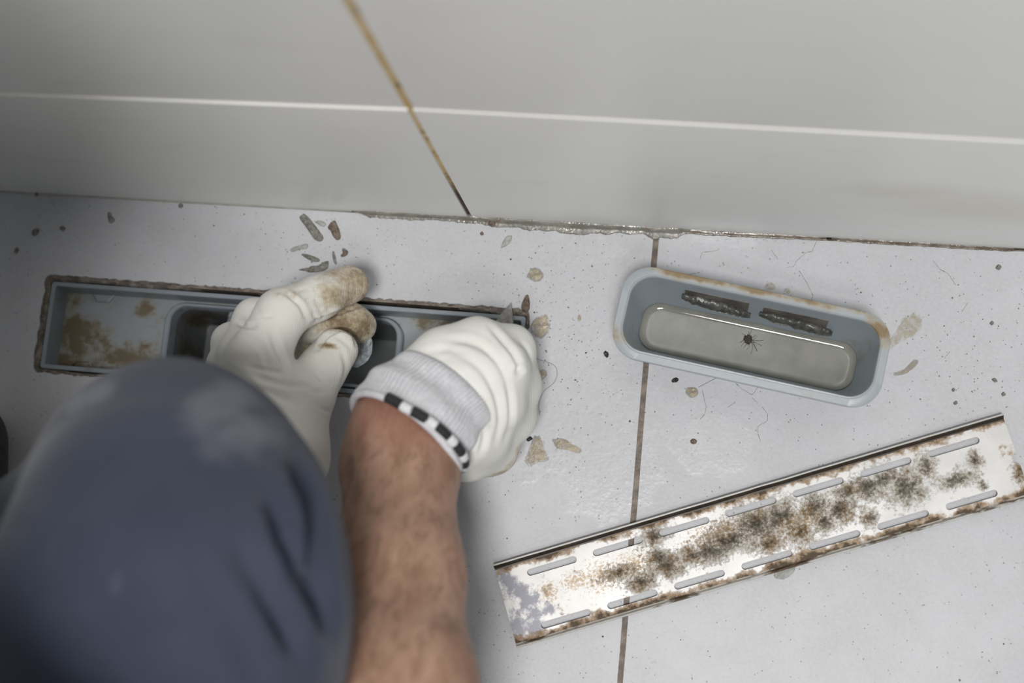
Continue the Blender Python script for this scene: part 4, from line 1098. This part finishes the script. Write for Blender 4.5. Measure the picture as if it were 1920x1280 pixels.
# ---- grit scattered over the floor
gv, gf = [], []
rng = random.Random(11)
ico = [(0, 0, 1), (.89, 0, .45), (.28, .85, .45), (-.72, .53, .45), (-.72, -.53, .45), (.28, -.85, .45), (.72, .53, -.2), (-.28, .85, -.2), (-.89, 0, -.2), (-.28, -.85, -.2), (.72, -.53, -.2)]
icf = [(0, 1, 2), (0, 2, 3), (0, 3, 4), (0, 4, 5), (0, 5, 1), (1, 6, 2), (2, 6, 7), (2, 7, 3), (3, 7, 8), (3, 8, 4), (4, 8, 9), (4, 9, 5), (5, 9, 10), (5, 10, 1), (1, 10, 6)]
cnt = 0
while cnt < 620:
    z_ = rng.random()
    if z_ < .35: u, v = rng.gauss(1040, 90), rng.gauss(600, 110)
    elif z_ < .5: u, v = rng.gauss(1800, 90), rng.gauss(640, 90)
    elif z_ < .6: u, v = rng.gauss(640, 90), rng.gauss(460, 40)
    else: u, v = rng.uniform(-20, 1940), rng.uniform(380, 1290)
    p = P(u, v, 0); d_ = p - CH; lx, ly = d_ @ EX, d_ @ EY
    if -.006 < lx < LEN + .005 and -.006 < ly < WID + .007: continue
    if (p - WO) @ WN < .006: continue
    kq = p - KO; 
    if abs(kq @ kx) < KL / 2 + .002 and abs(kq @ ky) < KW / 2 + .002: continue
    tq = p - tc_
    if abs(tq @ tex) < TLN / 2 and abs(tq @ tey) < TWD / 2: continue
    s_ = rng.uniform(.00018, .00042) * (1.7 if rng.random() < .10 else 1); b_ = len(gv)
    for q_ in ico: gv.append(p + s_ * np.array([q_[0] * rng.uniform(.7, 1.3), q_[1] * rng.uniform(.7, 1.3), q_[2] * .7 + .12]))
    gf += [tuple(i + b_ for i in f_) for f_ in icf]; cnt += 1
gr = mesh('grit', gv, gf, simple('grit', (.07, .06, .05), (.26, .23, .19), 260, .8, .3), None, smooth=False)
tag(gr, 'fine dark grit scattered over the pale floor tiles', 'grit', kind='stuff')
lump('mortar_chip', [(1450, 1078), (1462, 1062), (1488, 1056), (1492, 1066), (1478, 1082), (1462, 1086)], .0008, CHIPP, 'flat grey scrap sticking out under the lower edge of the drain cover', 'chip', seed=40, rough=.1)
# ---- clear water beads left around the smears and along the sealant
def bead_material():
    M = Mat('water_bead', (.75, .77, .78), .03)
    M.b.inputs['Alpha'].default_value = .22
    return M.done()
gv, gf = [], []
rng = random.Random(5)
spots = [(1010, 870, 28, 26, 40), (1060, 850, 45, 25, 50), (1075, 770, 30, 10, 16), (1130, 775, 40, 8, 22), (1160, 720, 20, 30, 14), (1290, 840, 22, 16, 14), (1250, 750, 25, 12, 10), (1012, 628, 14, 8, 8), (1060, 610, 30, 25, 10), (1040, 560, 30, 20, 8), (1140, 670, 12, 12, 8), (1280, 440, 30, 3, 12), (1420, 450, 60, 2, 26), (1120, 430, 60, 3, 14), (1220, 1250, 14, 14, 8)]
for u0, v0, su, sv, k_ in spots:
    for _ in range(k_):
        p = P(rng.gauss(u0, su * .6), rng.gauss(v0, sv * .6), 0)
        if (p - WO) @ WN < .003: continue
        r0 = rng.uniform(.0003, .0010); e_ = rng.uniform(.6, 1.5); an = rng.uniform(0, 3.1); b_ = len(gv); n_ = 10
        for t, hh in ((1, 0), (.85, .28), (.5, .5)):
            for a in np.linspace(0, 2 * math.pi, n_, endpoint=False):
                x, y = r0 * t * math.cos(a) * e_, r0 * t * math.sin(a)
                gv.append(p + np.array([x * math.cos(an) - y * math.sin(an), x * math.sin(an) + y * math.cos(an), .00002 + r0 * hh * .7]))
        gv.append(p + np.array([0, 0, r0 * .4]))
        for i in range(2):
            for j in range(n_):
                a = b_ + i * n_ + j; b2 = b_ + i * n_ + (j + 1) % n_; gf.append((a, b2, b2 + n_, a + n_))
        gf += [(b_ + 2 * n_ + j, b_ + 2 * n_ + (j + 1) % n_, b_ + 3 * n_) for j in range(n_)]
wb = mesh('water_beads', gv, gf, bead_material(), None)
tag(wb, 'tiny clear water beads glinting around the tan smears on the tiles', 'water beads', kind='stuff')
